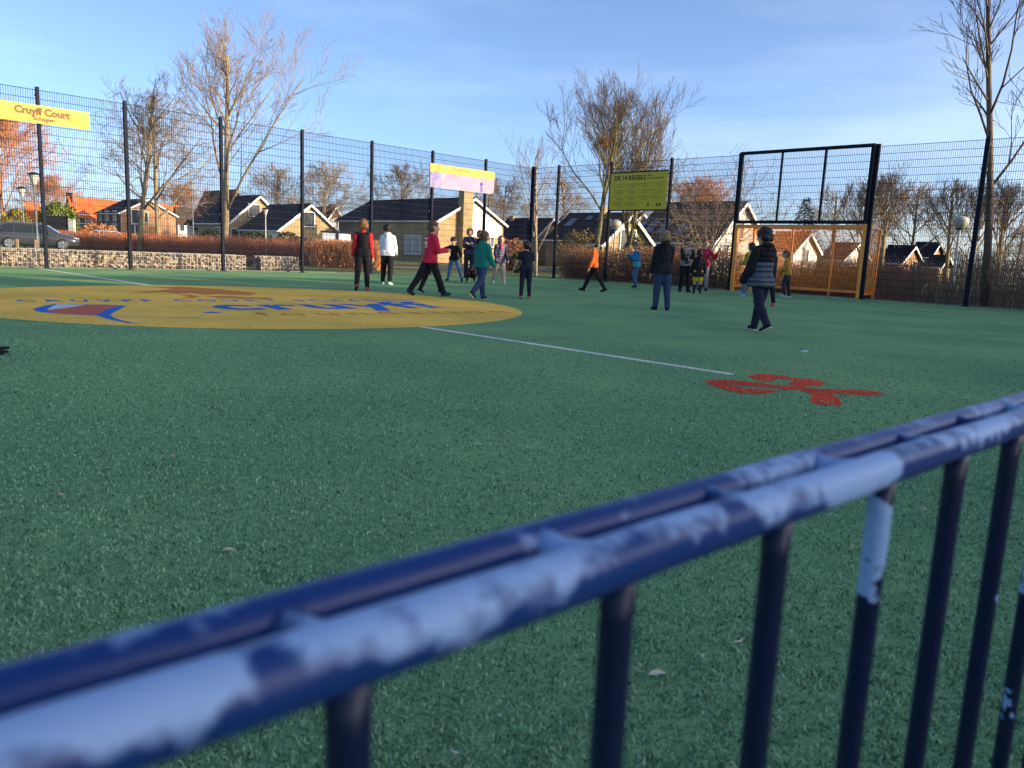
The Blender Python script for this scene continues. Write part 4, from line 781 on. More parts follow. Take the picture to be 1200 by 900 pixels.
# far woodland reads as one mass
g = random.Random(3); fw = MB()
for k in range(5200):
    a = g.uniform(-0.86, 0.86); D_ = g.uniform(150, 230); x, y = D_ * math.sin(a), D_ * math.cos(a); hm = 7 + 3.5 * noise.noise(Vector((a * 9, 0, 1))) + 2 * noise.noise(Vector((a * 40, 2, 1)))
    h = hm * g.uniform(0.35, 1.0); p = Vector((x, y, GZ + max(0, h - g.uniform(1.5, 4)))); fw.tube([p, p + Vector((g.gauss(0, .5), g.gauss(0, .5), (h - p.z) * .6)), Vector((x + g.gauss(0, 1.0), y, h))], [0.10, 0.06, 0.03], 3, cap=False)
tag(fw.build('woodland', mat('far twigs', (0.16, 0.105, 0.075), 0.95, scale=0.05, col2=(0.27, 0.17, 0.11))), 'distant belt of bare woodland behind the houses', 'woodland', kind='stuff')
# conifer behind the goal
CB = base_at(936, 85, GZ); CZ = at(936, 234, 85).z; ct = thing('conifer', 'dark green conifer seen over the goal crossbar', 'tree', CB)
MB().tube([CB, Vector((CB.x, CB.y, CZ))], [0.2, 0.03], 6).build('trunk', m_twd, ct); g = random.Random(2); cf = MB()
for k in range(2600):
    t = g.random() ** 0.7; z = GZ + (CZ - GZ) * (1 - t) ; R_ = 3.6 * t * g.uniform(0.3, 1.0) + 0.1; a = g.uniform(0, 6.28); p = Vector((CB.x + R_ * math.cos(a), CB.y + R_ * math.sin(a), z - R_ * 0.25 + 0.3)); d = Vector((math.cos(a), math.sin(a), g.uniform(-0.5, 0.25))) * 0.42; s_ = Vector((-math.sin(a), math.cos(a), g.uniform(-.3, .3))) * 0.13
    cf.poly([p - s_, p + d, p + s_])
o = cf.build('crown', mat_per_face('conifer needles', [(0.015, 0.03, 0.018), (0.03, 0.055, 0.025), (0.045, 0.07, 0.03)]), ct)

def leafcloud(n, p0, p1, w, h, seed, size, top_noise=0.25, side_bias=0.6, hz=0.0):
    g = np.random.default_rng(seed); d = np.array(p1 - p0)[:2]; L_ = np.linalg.norm(d); d = d / L_; nn = np.array([-d[1], d[0]])
    u = g.uniform(0, L_, n); hh = np.array([h * (1 + top_noise * noise.noise(Vector((x * 0.9, seed, 0))) + 0.4 * top_noise * noise.noise(Vector((x * 3.1, seed, 5)))) for x in u])
    a = g.uniform(-1, 1, n); a = np.sign(a) * np.abs(a) ** (1 - side_bias * 0.6) * w / 2; z = g.uniform(0.0, 1, n) ** 0.8 * hh
    P = np.stack([p0[0] + d[0] * u + nn[0] * a, p0[1] + d[1] * u + nn[1] * a, np.full(n, p0[2]) + z + hz], 1)
    e1 = g.normal(size=(n, 3)); e1 /= np.linalg.norm(e1, axis=1)[:, None]; e2 = np.cross(e1, g.normal(size=(n, 3))); e2 /= np.linalg.norm(e2, axis=1)[:, None]; s = g.uniform(size * .6, size * 1.3, n)[:, None]
    V = np.stack([P - e1 * s, P + e2 * s * .55, P + e1 * s, P - e2 * s * .55], 1).reshape(-1, 3); return V, np.arange(n * 4).reshape(-1, 4)
def twigcloud(n, p0, p1, w, h, seed, r=0.006, upright=0.8, top_noise=0.25):
    g = random.Random(seed); b = MB(); d = (p1 - p0); L_ = d.length; d.normalize(); nn = Vector((-d.y, d.x, 0))
    for k in range(n):
        u = g.uniform(0, L_); hh = h * (1 + top_noise * noise.noise(Vector((u * 0.9, seed, 0))) + 0.4 * top_noise * noise.noise(Vector((u * 3.1, seed, 5)))) * g.uniform(0.7, 1.08)
        p = p0 + d * u + nn * g.uniform(-w / 2, w / 2) * 0.8; tip = p + Vector((g.gauss(0, 1 - upright) * hh, g.gauss(0, 1 - upright) * hh, hh)); md = p.lerp(tip, 0.5) + Vector((g.gauss(0, .04), g.gauss(0, .04), 0))
        b.tube([p, md, tip], [r, r * .8, r * .4], 3, cap=False)
    return b
m_bl = mat_per_face('beech leaf', [(0.26, 0.11, 0.045), (0.46, 0.21, 0.075), (0.60, 0.31, 0.13), (0.38, 0.16, 0.06), (0.50, 0.32, 0.15)], trans=0.55); m_bld = mat_per_face('dull hedge leaf', [(0.10, 0.065, 0.045), (0.22, 0.13, 0.09), (0.38, 0.20, 0.14), (0.15, 0.11, 0.06), (0.46, 0.28, 0.21)], trans=0.4)
m_dog = mat('dogwood stem', (0.34, 0.095, 0.05), 0.7, col2=(0.46, 0.19, 0.09), scale=1.2); m_dogo = mat('orange stem', (0.50, 0.20, 0.07), 0.7, col2=(0.60, 0.30, 0.11), scale=1.2)
def hedge(label, p0, p1, w, h, seed, nl, nt, ml, mt, size=0.055, tn=0.25, r=0.006, up=0.85, name='hedge'):
    t = thing(name, label, 'hedge', (p0 + p1) / 2); mid = np.array((p0 + p1) / 2)
    if nt: twigcloud(nt, p0, p1, w, h, seed, r, up, tn).build('stems', mt, t)
    if nl:
        V, F = leafcloud(nl, p0, p1, w, h, seed, size, tn); o = np_mesh('leaves', V - mid, F, ml, t); o['kind'] = 'stuff'
    for c in t.children:
        if c.name.startswith('stems'): c['kind'] = 'stuff'
    return t
gz = lambda l, r: wl(l, r, GZ)
hedge('rust brown leafy hedge along the fence behind the rules board', gz(-1.7, 0.6), gz(-1.7, 8.6), 1.3, 1.34, 3, 16000, 2600, m_bl, m_tw, 0.036, 0.3)
hedge('dull shaded twiggy hedge outside the fence beyond the goal', gz(-2.4, 12.8), gz(-2.4, 27), 1.9, 1.32, 4, 6500, 4300, m_bld, mat('pale hedge twig', (0.24, 0.165, 0.12), 0.9, col2=(0.38, 0.26, 0.19), scale=1.5), 0.028, 0.45, up=0.70)
hedge('brown twiggy hedge behind the orange goal cage', gz(-3.4, 8.8), gz(-3.4, 13.2), 1.5, 1.15, 6, 6000, 3000, m_bld, m_tw, 0.03, 0.4, up=0.72)
hA, hB = base_at(404, 37.5, GZ), base_at(40, 62, GZ)
hedge('long red stemmed hedge behind the low stone wall and road', hA, hB, 1.6, 1.22, 7, 9000, 11000, mat_per_face('red twig leaf', [(0.26, 0.08, 0.04), (0.38, 0.15, 0.07), (0.18, 0.06, 0.035)]), m_dog, 0.05, 0.16, r=0.009)
hedge('bright orange stemmed hedge end close behind the fence', base_at(372, 36, GZ), base_at(450, 35.4, GZ), 1.8, 1.22, 8, 3500, 4200, mat_per_face('orange twig leaf', [(0.45, 0.17, 0.06), (0.55, 0.26, 0.10), (0.34, 0.13, 0.05)]), m_dogo, 0.045, 0.12, r=0.008)
hedge('clipped red hedge at the far end of the road', base_at(-14, 66, GZ), base_at(6, 64, GZ), 1.5, 1.3, 9, 2500, 1500, mat_per_face('rust hedge leaf', [(0.26, 0.09, 0.05), (0.34, 0.14, 0.07)]), m_dog, 0.06, 0.1, r=0.01)
m_ivy = mat_per_face('ivy leaf', [(0.06, 0.10, 0.012), (0.12, 0.16, 0.02), (0.17, 0.20, 0.03), (0.035, 0.06, 0.01)]); m_yg = mat_per_face('yellow leaf', [(0.30, 0.22, 0.02), (0.20, 0.17, 0.02), (0.10, 0.10, 0.02)]); m_dk = mat_per_face('evergreen leaf', [(0.012, 0.022, 0.012), (0.025, 0.045, 0.018), (0.05, 0.075, 0.025)])
def shrub(label, px, Y, top, w, seed, ml, n=1600, size=0.12, name='shrub', twm=None):
    b = base_at(px, Y, GZ); h = at(px, top, Y).z - GZ; t = thing(name, label, 'shrub', b); g = np.random.default_rng(seed)
    a = g.uniform(0, 6.283, n); cz = g.uniform(-1, 1, n); rr = g.uniform(0.55, 1, n) ** 0.5; rr *= np.array([1 + 0.25 * noise.noise(Vector((math.cos(x) * 2, math.sin(x) * 2, y * 2 + seed))) for x, y in zip(a, cz)])
    s = np.sqrt(1 - cz**2); P = np.stack([rr * s * np.cos(a) * w / 2, rr * s * np.sin(a) * w / 2, h / 2 + rr * cz * h / 2], 1)
    e1 = g.normal(size=(n, 3)); e1 /= np.linalg.norm(e1, axis=1)[:, None]; e2 = np.cross(e1, g.normal(size=(n, 3))); e2 /= np.linalg.norm(e2, axis=1)[:, None]; q = g.uniform(size * .6, size * 1.3, n)[:, None]
    V = np.stack([P - e1 * q, P + e2 * q * .6, P + e1 * q, P - e2 * q * .6], 1).reshape(-1, 3); o = np_mesh('foliage', V, np.arange(n * 4).reshape(-1, 4), ml, t); o['kind'] = 'stuff'
    sb = MB(); gg = random.Random(seed)
    for k in range(9): sb.tube([(0, 0, 0), (gg.gauss(0, w * .12), gg.gauss(0, w * .12), h * .5), (gg.gauss(0, w * .25), gg.gauss(0, w * .25), h * .85)], [0.03, 0.02, 0.008], 4)
    sb.build('stems', twm or m_twd, t, world=False); return t
shrub('ivy mound covering the wall above the black gate', 70, 96, 238, 4.2, 1, m_ivy, 2600, 0.2)
shrub('yellow leaved shrub behind the parked dark car', 20, 90, 243, 2.8, 2, m_yg, 1400, 0.18)
shrub('round dark green shrub in front of the garage bungalow', 302, 66, 271, 3.4, 3, m_dk, 1500, 0.14)
shrub('dark clipped shrub in front of the yellow brick house', 247, 72, 268, 2.0, 4, m_dk, 1000, 0.14)
shrub('mushroom shaped dark shrub by the bungalow gable', 337, 64, 272, 2.0, 5, m_dk, 900, 0.12)
shrub('low dark evergreen shrubs below the bungalow gable window', 352, 63, 278, 4.0, 6, m_dk, 1500, 0.12)
shrub('rust coloured twiggy shrub by the two storey brick house', 117, 84, 262, 4.0, 7, MATS['orange twig leaf'], 1300, 0.14, twm=m_dogo)
shrub('orange brown shrub on the lawn beside the black board fence', 602, 46, 279, 1.9, 8, MATS['orange twig leaf'], 900, 0.07, twm=m_dogo)
shrub('dark round clipped bush at the end of the lawn', 607, 40, 296, 1.1, 9, m_dk, 900, 0.06)
shrub('olive shrub growing out of the hedge beside the mossy trunk', 671, 35, 270, 1.7, 10, mat_per_face('olive leaf', [(0.10, 0.085, 0.02), (0.18, 0.14, 0.035), (0.06, 0.06, 0.02)]), 1300, 0.06)
shrub('second olive shrub growing out of the hedge', 684, 35.5, 268, 1.3, 11, MATS['olive leaf'], 900, 0.06)
shrub('dark ivy clump on a stem beside the buff gable', 742, 44, 276, 1.6, 12, m_dk, 900, 0.08)
shrub('dark twiggy shrub in the gap between the low stone walls', 292, 32.5, 301, 0.7, 13, m_bld, 500, 0.05)

# ================================================================== STREET FURNITURE AND CARS
m_lamp = mat('grey lamp post', (0.16, 0.18, 0.18), 0.5, spec=0.5); m_globe = mat('white lamp glass', (0.46, 0.43, 0.37), 0.3, var=0.05); m_pgrn = mat('pale lamp post', (0.50, 0.46, 0.40), 0.5)
def lamp(label, px, Y, top, kind, pm=None, w=1.0, name='street_lamp'):
    b = base_at(px, Y, GZ); zt = at(px, top, Y).z - GZ; t = thing(name, label, 'lamp', b); pm = pm or m_lamp
    if kind == 'globe':
        R_ = w; MB().tube([(0, 0, 0), (0, 0, 0.9), (0, 0, 0.92), (0, 0, zt - 1.6 * R_)], [0.075, 0.075, 0.055, 0.045], 10).build('pole', pm, t, world=False, smooth=True)
        MB().lathe([(0.05, zt - 1.66 * R_), (0.12, zt - 1.6 * R_), (0.62 * R_, zt - 1.45 * R_), (0.93 * R_, zt - 1.1 * R_), (R_, zt - 0.72 * R_), (0.92 * R_, zt - 0.36 * R_), (0.62 * R_, zt - 0.1 * R_), (0.02, zt)], 24).build('globe', m_globe, t, world=False, smooth=True)
        MB().lathe([(0.07, zt - 1.78 * R_), (0.13, zt - 1.72 * R_), (0.13, zt - 1.60 * R_), (0.06, zt - 1.58 * R_)], 16).build('collar', m_navy, t, world=False)
    else:
        MB().tube([(0, 0, 0), (0, 0, 0.9), (0, 0, 0.93), (0, 0, zt - 0.62 * w)], [0.075, 0.07, 0.05, 0.04], 10).build('pole', pm, t, world=False, smooth=True)
        MB().lathe([(0.06, zt - 0.66 * w), (0.10 * w, zt - 0.6 * w), (0.24 * w, zt - 0.14 * w), (0.24 * w, zt - 0.12 * w)], 16).build('lantern', m_globe, t, world=False, smooth=True)
        MB().lathe([(0.34 * w, zt - 0.12 * w), (0.33 * w, zt - 0.09 * w), (0.10 * w, zt), (0.02, zt + 0.01)], 16).build('cap', m_navy, t, world=False)
    return t
lamp('lantern street lamp beside the road, partly behind a fence post', 45, 40, 202, 'lantern', w=1.0)
lamp('lantern street lamp beside the parked dark car', 29.5, 47, 219, 'lantern', w=0.9)
lamp('white cone lantern lamp in front of the bungalow roof', 311.5, 60, 243.5, 'lantern', m_pgrn, 0.9)
lamp('slim street lamp in front of the white edged gable', 197.5, 80, 245, 'lantern', w=0.7)
lamp('tall thin street lamp pole by the white extension', 227, 75, 214, 'lantern', w=0.7)
lamp('broad globe lamp on a pale pole behind the far hedge', 1114, 34, 252.5, 'globe', m_pgrn, 0.33)
lamp('globe lamp beside the moss trunked tree', 717.5, 46, 257, 'globe', m_pgrn, 0.36)
m_wood = mat('weathered wood post', (0.22, 0.15, 0.10), 0.9, scale=8, stretch=(6, 6, 0.6))
for px in (20.5, 42.0):
    b = base_at(px, 38, GZ); q = MB(); q.lathe([(0.085, -0.1), (0.085, 0.62), (0.06, 0.66), (0.01, 0.67)], 10); t = q.build('wooden_bollard', m_wood, None, smooth=False, world=False); t.location = b; tag(t, 'short round wooden bollard on the verge by the parked car', 'bollard', 'wooden bollards on the verge')
def car(label, p, heading, paint, group=None):
    t = thing('parked_car', label, 'car', p, heading); B = MB()
    # stations along x (rear to front): x, z low, z belt, z top, half width low, belt, top
    st = [(-2.22, .48, .80, .86, .66, .72, .62), (-2.16, .34, .95, 1.05, .80, .84, .72), (-2.0, .28, .98, 1.28, .86, .88, .66), (-1.55, .24, .99, 1.50, .88, .90, .62), (-0.8, .22, .99, 1.55, .88, .91, .62), (0.1, .22, .98, 1.54, .88, .91, .62), (0.5, .22, .97, 1.46, .88, .91, .62), (1.15, .22, .96, 1.03, .88, .90, .70), (1.8, .26, .84, .90, .87, .87, .66), (2.1, .32, .74, .78, .80, .80, .60), (2.22, .42, .62, .66, .62, .62, .48)]
    rows = []
    for x, zl, zb, zt, wl_, wb, wt in st:
        i = len(B.v); rows.append(i)
        for y, z in ((-wl_ * .9, zl), (-wl_, zl + .12), (-wb, (zl + zb) / 2 + .05), (-wb * .985, zb), (-wt, zt - .02), (-wt * .8, zt), (wt * .8, zt), (wt, zt - .02), (wb * .985, zb), (wb, (zl + zb) / 2 + .05), (wl_, zl + .12), (wl_ * .9, zl)): B.v.append(Vector((x, y, z)))
    for i, j in zip(rows, rows[1:]):
        for q in range(12): B.f.append((i+q, j+q, j+(q+1) % 12, i+(q+1) % 12))
    B.f.append(tuple(rows[0]+q for q in range(12))); B.f.append(tuple(rows[-1]+q for q in range(12))[::-1])
    B.build('body', paint, t, smooth=True, world=False)
    blk = mat('black trim', (0.012, 0.012, 0.013), 0.5); gls = mat('car glass', (0.02, 0.025, 0.03), 0.05, spec=1.0)
    for s in (-1, 1):
        for x0, x1, xt0, xt1 in ((-1.78, -1.12, -1.55, -1.08), (-1.04, -0.18, -1.0, -0.16), (-0.10, 0.86, -0.08, 0.40)):
            q = MB(); y0, y1 = .905 * s, .655 * s
            q.prism([(x0, y0, 1.0), (x1, y0, 1.0), (xt1, y1, 1.46), (xt0, y1, 1.46)], (0, .012 * s, 0)); q.build('side_window', gls, t, world=False)
        for x in (-1.36, 1.38):
            w_ = MB(); w_.lathe([(.335, -.11), (.35, -.08), (.35, .08), (.335, .11), (.24, .115)], 24); w_.v = [Vector((v.x + x, v.z + .80 * s, v.y + .35)) for v in w_.v]; wo = w_.build('wheel', blk, t, world=False, smooth=True)
            r_ = MB(); 
            for k in range(5):
                a = k * 6.283 / 5; d = Vector((math.cos(a), 0, math.sin(a))); n_ = Vector((-d.z, 0, d.x)); r_.quad_box(Vector((x, .915 * s, .35)) + d * .12, d * .11, n_ * .045, (0, .012, 0))
            r_.v += []; r_.build('spokes', mat('alloy', (0.5, 0.5, 0.5), 0.35, metal=0.8), wo, world=False)
            q = MB(); q.lathe([(.25, 0), (.25, .02), (.21, .02)], 20); q.v = [Vector((v.x + x, v.z * s + .905 * s, v.y + .35)) for v in q.v]; q.build('rim', mat('alloy dark', (0.22, 0.22, 0.22), 0.4, metal=0.6), wo, world=False)
        q = MB(); q.ball((2.02, .66 * s, .74), .14, sc=(.9, .9, .5)); q.build('headlight', mat('headlight glass', (0.6, 0.6, 0.6), 0.1, spec=1), t, world=False, smooth=True)
        q = MB(); q.quad_box((-2.10, .72 * s, .90), (.07, 0, 0), (0, .13, 0), (0, 0, .085)); q.build('tail_light', mat('red lens', (0.45, 0.01, 0.01), 0.2, spec=.8), t, world=False)
        q = MB(); q.ball((0.72, .99 * s, 1.02), .1, sc=(.7, .9, .7)); q.build('door_mirror', paint, t, world=False, smooth=True)
        q = MB(); q.tube([(-1.5, .58 * s, 1.56), (-1.35, .60 * s, 1.60), (0.1, .60 * s, 1.60), (0.3, .58 * s, 1.56)], .02, 6); q.build('roof_rail', mat('alloy', (0.5, 0.5, 0.5), 0.35, metal=0.8), t, world=False)
        q = MB(); q.quad_box((0, .90 * s, .33), (.95, 0, 0), (0, .015, 0), (0, 0, .05)); q.build('sill_trim', blk, t, world=False)
    q = MB(); q.prism([(-2.04, -.62, 1.02), (-2.04, .62, 1.02), (-1.64, .54, 1.44), (-1.64, -.54, 1.44)], (-.03, 0, .03)); q.build('rear_window', gls, t, world=False)
    q = MB(); q.prism([(1.13, -.68, 1.04), (1.13, .68, 1.04), (.52, .56, 1.45), (.52, -.56, 1.45)][::-1], (.03, 0, .03)); q.build('windscreen', gls, t, world=False)
    return t
m_cp = mat('dark grey car paint', (0.045, 0.05, 0.058), 0.22, var=0.05, spec=0.8); m_cw = mat('white car paint', (0.62, 0.62, 0.60), 0.25, var=0.03, spec=0.7)
car('dark grey estate car standing on the road facing the bare trees', base_at(45, 47.5, GZ + 0.004), rad(24), m_cp)
car('white car mostly hidden behind the red stemmed hedge', base_at(133, 74, GZ), rad(24), m_cw)

# ================================================================== PEOPLE
def cloth(name, col, var=0.22, rough=0.85, bump=0.35): return mat('cloth ' + name, col, rough, var=var, scale=9, bump=bump, bscale=22, spec=0.2)
SKIN = mat('skin', (0.52, 0.30, 0.20), 0.55, var=0.07, scale=14); SKIN2 = mat('light brown skin', (0.38, 0.21, 0.13), 0.55, var=0.07, scale=14); EYE = mat('dark eye', (0.02, 0.015, 0.012), 0.2); LIP = mat('lip', (0.36, 0.13, 0.10), 0.5)
HB = mat('brown hair', (0.10, 0.055, 0.028), 0.6, var=0.4, scale=40, bump=0.6, bscale=90); HD = mat('black hair', (0.012, 0.010, 0.010), 0.5, var=0.4, scale=40, bump=0.6, bscale=90); HG = mat('ginger hair', (0.17, 0.07, 0.025), 0.6, var=0.4, scale=40, bump=0.6, bscale=90); HL = mat('fair hair', (0.22, 0.14, 0.075), 0.6, var=0.35, scale=40, bump=0.6, bscale=90)
def remesh(b, name, m, parent, vox, smooth_it=4, wr=0.0, seed=0, hemz=None, fq=1.0):
    me = bpy.data.meshes.new('tmp'); me.from_pydata([tuple(v) for v in b.v], [], b.f); o = bpy.data.objects.new('tmp', me); TMP.collection.objects.link(o)
    bm = bmesh.new(); bm.from_mesh(me); bmesh.ops.recalc_face_normals(bm, faces=bm.faces); bm.to_mesh(me); bm.free()
    r = o.modifiers.new('r', 'REMESH'); r.mode = 'VOXEL'; r.voxel_size = vox; s = o.modifiers.new('s', 'SMOOTH'); s.factor = 0.5; s.iterations = smooth_it
    vl = TMP.view_layers[0]; vl.update(); dg = vl.depsgraph; dg.update(); m2 = bpy.data.meshes.new_from_object(o.evaluated_get(dg)); bpy.data.objects.remove(o); bpy.data.meshes.remove(me)
    nv_ = len(m2.vertices)
    if wr and nv_:
        co = np.empty(nv_ * 3, np.float32); m2.vertices.foreach_get('co', co); no = np.empty(nv_ * 3, np.float32); m2.vertex_normals.foreach_get('vector', no); co = co.reshape(-1, 3); no = no.reshape(-1, 3)
        k = np.array([noise.noise(Vector((x * 9 * fq, y * 9 * fq, z * 22 * fq + seed))) + 0.5 * noise.noise(Vector((x * 28 * fq, y * 28 * fq, z * 34 * fq + seed))) for x, y, z in co.tolist()], np.float32); co = co + no * (k * wr)[:, None]
        if hemz is not None: w_ = np.abs(co[:, 0]) < hemz[1]; co[:, 2] = np.where(w_, np.maximum(co[:, 2], hemz[0]), co[:, 2])
        m2.vertices.foreach_set('co', co.astype(np.float32).ravel()); m2.update()
    m2.name = name; m2.materials.clear(); m2.materials.append(m); m2.shade_smooth()
    q = bpy.data.objects.new(name, m2); COL.objects.link(q); q.parent = parent; PM[q.name] = PM[parent.name]; return q
def person(label, px, py, top, yaw, legs=((8, 5, 3, 0), (-8, 12, 3, 10)), arms=((5, 8, 15, 0), (-5, 8, 15, 0)), lean=3, head=(0, 0), top_m=None, sleeve_m=None, short=False, bottom_m=None, shorts=False, sock_m=None, shoe_m=None, sole_m=None, hair=(HB, 'short'), hood=False, hem=0.0, loose=1.0, skin=SKIN, scarf=None, collar=None, group='children on the court', extra=None, squat=1.0, hscale=1.0, vox=0.0128):
    P0 = gp(px, py); lo, hi = 0.5, 2.4
    for _ in range(40):
        md = (lo + hi) / 2
        if proj((P0.x, P0.y, md))[1] > top: lo = md
        else: hi = md
    H = md * squat; t = thing('person', label, 'person', P0, -rad(yaw), group)
    sp = Vector((0, math.sin(rad(lean)), math.cos(rad(lean)))); hz = 0.505; pel = Vector((0, 0, hz)); waist = pel + sp * 0.10; chest = pel + sp * 0.215; shl = pel + sp * 0.285; neck = pel + sp * 0.325
    fx = Vector((0, 1, 0)); X = Vector((1, 0, 0))
    J = {}
    for s, lg in zip((-1, 1), legs):
        a, k, spl, toe = lg; h = pel + X * s * 0.05
        d1 = Vector((s * math.sin(rad(spl)), math.sin(rad(a)), -math.cos(rad(a)))).normalized(); kn = h + d1 * 0.235; a2 = a - k
        d2 = Vector((s * math.sin(rad(spl)) * 0.8, math.sin(rad(a2)), -math.cos(rad(a2)))).normalized(); an = kn + d2 * 0.225
        ft = Vector((s * 0.18, math.cos(rad(toe)), -math.sin(rad(toe)))).normalized(); J[s] = (h, kn, an, ft)
    zmin = min(min(J[s][2].z - 0.036, (J[s][2] + J[s][3] * 0.085).z - 0.026) for s in (-1, 1)); up = Vector((0, 0, -zmin))
    cx = (J[-1][2] + J[1][2]) / 2; sh = Vector((-cx.x, -cx.y, 0)) + up
    V = lambda v: (v + sh) * H
    for s in J: J[s] = (*(V(q) for q in J[s][:3]), J[s][3])
    A = {}
    for s, ar in zip((-1, 1), arms):
        a, b_, e, inn = ar; b_ = b_ * 0.62 if b_ < 25 else b_; S_ = shl + X * s * 0.094 - sp * 0.014
        d1 = Vector((s * math.sin(rad(b_)), math.sin(rad(a)) * math.cos(rad(b_)), -math.cos(rad(a)) * math.cos(rad(b_)))); el = S_ + d1 * 0.165; a2 = a + e; b2 = b_ - inn
        d2 = Vector((s * math.sin(rad(b2)), math.sin(rad(a2)) * math.cos(rad(b2)), -math.cos(rad(a2)) * math.cos(rad(b2)))); wr = el + d2 * 0.145; A[s] = (V(S_), V(el), V(wr), d2)
    pel, waist, chest, shl, neck = V(pel), V(waist), V(chest), V(shl), V(neck)
    hy, hp = rad(head[0]), rad(head[1]); hup = Vector((0, math.sin(rad(lean) + hp), math.cos(rad(lean) + hp))); hf0 = Vector((math.sin(hy), math.cos(hy), 0)); hf = (hf0 - hup * hf0.dot(hup)).normalized(); hr = hf.cross(hup)
    hc = neck + hup * 0.073 * H + hf * 0.012 * H; u = H; Hd = lambda x, y, z: hc + (hr * x + hf * y + hup * z) * u * 1.07
    # ---- body, one continuous surface
    b = MB()
    b.capsule(pel - X * 0.045 * u, pel + X * 0.045 * u, 0.058 * u, 0.058 * u, (fx, 0.9)); b.capsule(pel, chest, 0.064 * u, 0.076 * u, (fx, 0.72)); b.capsule(shl - X * 0.08 * u, shl + X * 0.08 * u, 0.034 * u, 0.034 * u); b.capsule(chest, shl, 0.074 * u, 0.05 * u, (fx, 0.7)); b.capsule(shl, hc - hup * 0.03 * u, 0.033 * u, 0.029 * u)
    b.ball(Hd(0, -0.004, 0.018), 0.068 * u, 16, 10, (0.9, 1.05, 1.0)); b.capsule(Hd(0, 0.012, -0.005), Hd(0, 0.020, -0.046), 0.053 * u, 0.031 * u); b.capsule(Hd(0, 0.064, 0.012), Hd(0, 0.073, -0.014), 0.008 * u, 0.011 * u)
    for s in (-1, 1):
        b.capsule(Hd(s * 0.059, -0.006, 0.012), Hd(s * 0.060, -0.008, -0.014), 0.011 * u, 0.009 * u)
        h, kn, an, ft = J[s]; b.capsule(h, kn, 0.05 * u, 0.036 * u); b.capsule(kn, kn.lerp(an, 0.4), 0.035 * u, 0.035 * u); b.capsule(kn.lerp(an, 0.35), an, 0.034 * u, 0.021 * u); b.capsule(an - Vector((0, 0, 0.012 * u)), an + ft * 0.07 * u - Vector((0, 0, 0.014 * u)), 0.020 * u, 0.016 * u)
        S_, el, wr, d2 = A[s]; b.capsule(S_, el, 0.030 * u, 0.023 * u); b.capsule(el, wr, 0.0235 * u, 0.0155 * u)
        # hand: palm, four fingers, thumb
        pn = d2.cross(X * s); pn = (pn if pn.length > 0.1 else d2.orthogonal()).normalized(); sd = d2.cross(pn).normalized(); pm = wr + d2 * 0.030 * u
        b.capsule(wr + d2 * 0.006 * u, pm + d2 * 0.012 * u, 0.0155 * u, 0.019 * u, (pn, 0.6)); crl = sd * s
        for q, (o_, ln) in enumerate(((-0.0145, 0.036), (-0.005, 0.041), (0.005, 0.038), (0.014, 0.030))):
            f0 = pm + d2 * 0.022 * u + pn * 0 + sd.cross(d2) * 0; f0 = pm + d2 * 0.020 * u + pn * o_ * u; f1 = f0 + d2 * ln * 0.55 * u + sd * 0.006 * u; f2 = f1 + d2 * ln * 0.4 * u + sd * 0.014 * u; b.capsule(f0, f1, 0.0068 * u, 0.0062 * u, n=8); b.capsule(f1, f2, 0.0062 * u, 0.0055 * u, n=8)
        tq = wr + d2 * 0.016 * u - pn * 0.014 * u; b.capsule(tq, tq + d2 * 0.022 * u - pn * 0.016 * u, 0.0075 * u, 0.0065 * u, n=8)
    remesh(b, 'body', skin, t, vox * 1.12, 2)
    # ---- trousers or shorts
    tl_ = min(loose, 1.1); b = MB(); b.capsule(pel - X * 0.042 * u, pel + X * 0.042 * u, 0.068 * u, 0.068 * u, (fx, 0.92)); b.capsule(pel, waist, 0.07 * u, 0.07 * u, (fx, 0.8))
    for s in (-1, 1):
        h, kn, an, ft = J[s]
        if shorts: b.capsule(h, h.lerp(kn, 0.8), 0.06 * u, 0.056 * u * tl_)
        else: b.capsule(h, kn, 0.06 * u, 0.044 * u * tl_); b.capsule(kn, an + (kn - an) * 0.06, 0.043 * u * tl_, 0.033 * u * tl_)
    remesh(b, 'shorts' if shorts else 'trousers', bottom_m, t, vox, 3, 0.004 * u, px)
    if sock_m:
        for s in (-1, 1): h, kn, an, ft = J[s]; b = MB(); b.capsule(kn.lerp(an, 0.25), an, 0.037 * u, 0.026 * u); remesh(b, 'sock', sock_m, t, vox, 2)
    # ---- shoes
    for s in (-1, 1):
        h, kn, an, ft = J[s]; dn = Vector((0, 0, 1)) - ft * ft.z; dn.normalize(); b = MB(); hl = an - dn * 0.012 * u - ft * 0.014 * u
        b.capsule(hl, an + ft * 0.075 * u - dn * 0.014 * u, 0.0255 * u, 0.0215 * u); b.capsule(an + dn * 0.012 * u, an + ft * 0.03 * u - dn * 0.008 * u, 0.026 * u, 0.024 * u); so_ = remesh(b, 'shoe', shoe_m, t, 0.0085, 2)
        b = MB(); c0 = hl - dn * 0.019 * u; b.capsule(c0, c0 + ft * 0.088 * u, 0.0255 * u, 0.022 * u, (dn, 0.28)); remesh(b, 'sole', sole_m or mat('dark sole', (0.02, 0.02, 0.02), 0.7), so_, 0.008, 1)
    # ---- upper garment and sleeves
    b = MB(); hm = pel + (waist - pel) * 0.3 - Vector((0, 0, hem * u)); g_ = 1.0 + 0.35 * (loose - 1)
    b.capsule(hm, chest, 0.074 * u * loose, 0.092 * u * g_, (fx, 0.80)); b.capsule(chest, shl - sp * 0.012 * u, 0.090 * u * g_, 0.060 * u, (fx, 0.80)); b.capsule(shl - X * 0.076 * u - sp * 0.008 * u, shl + X * 0.076 * u - sp * 0.008 * u, 0.044 * u * g_, 0.044 * u * g_, (fx, 1.05))
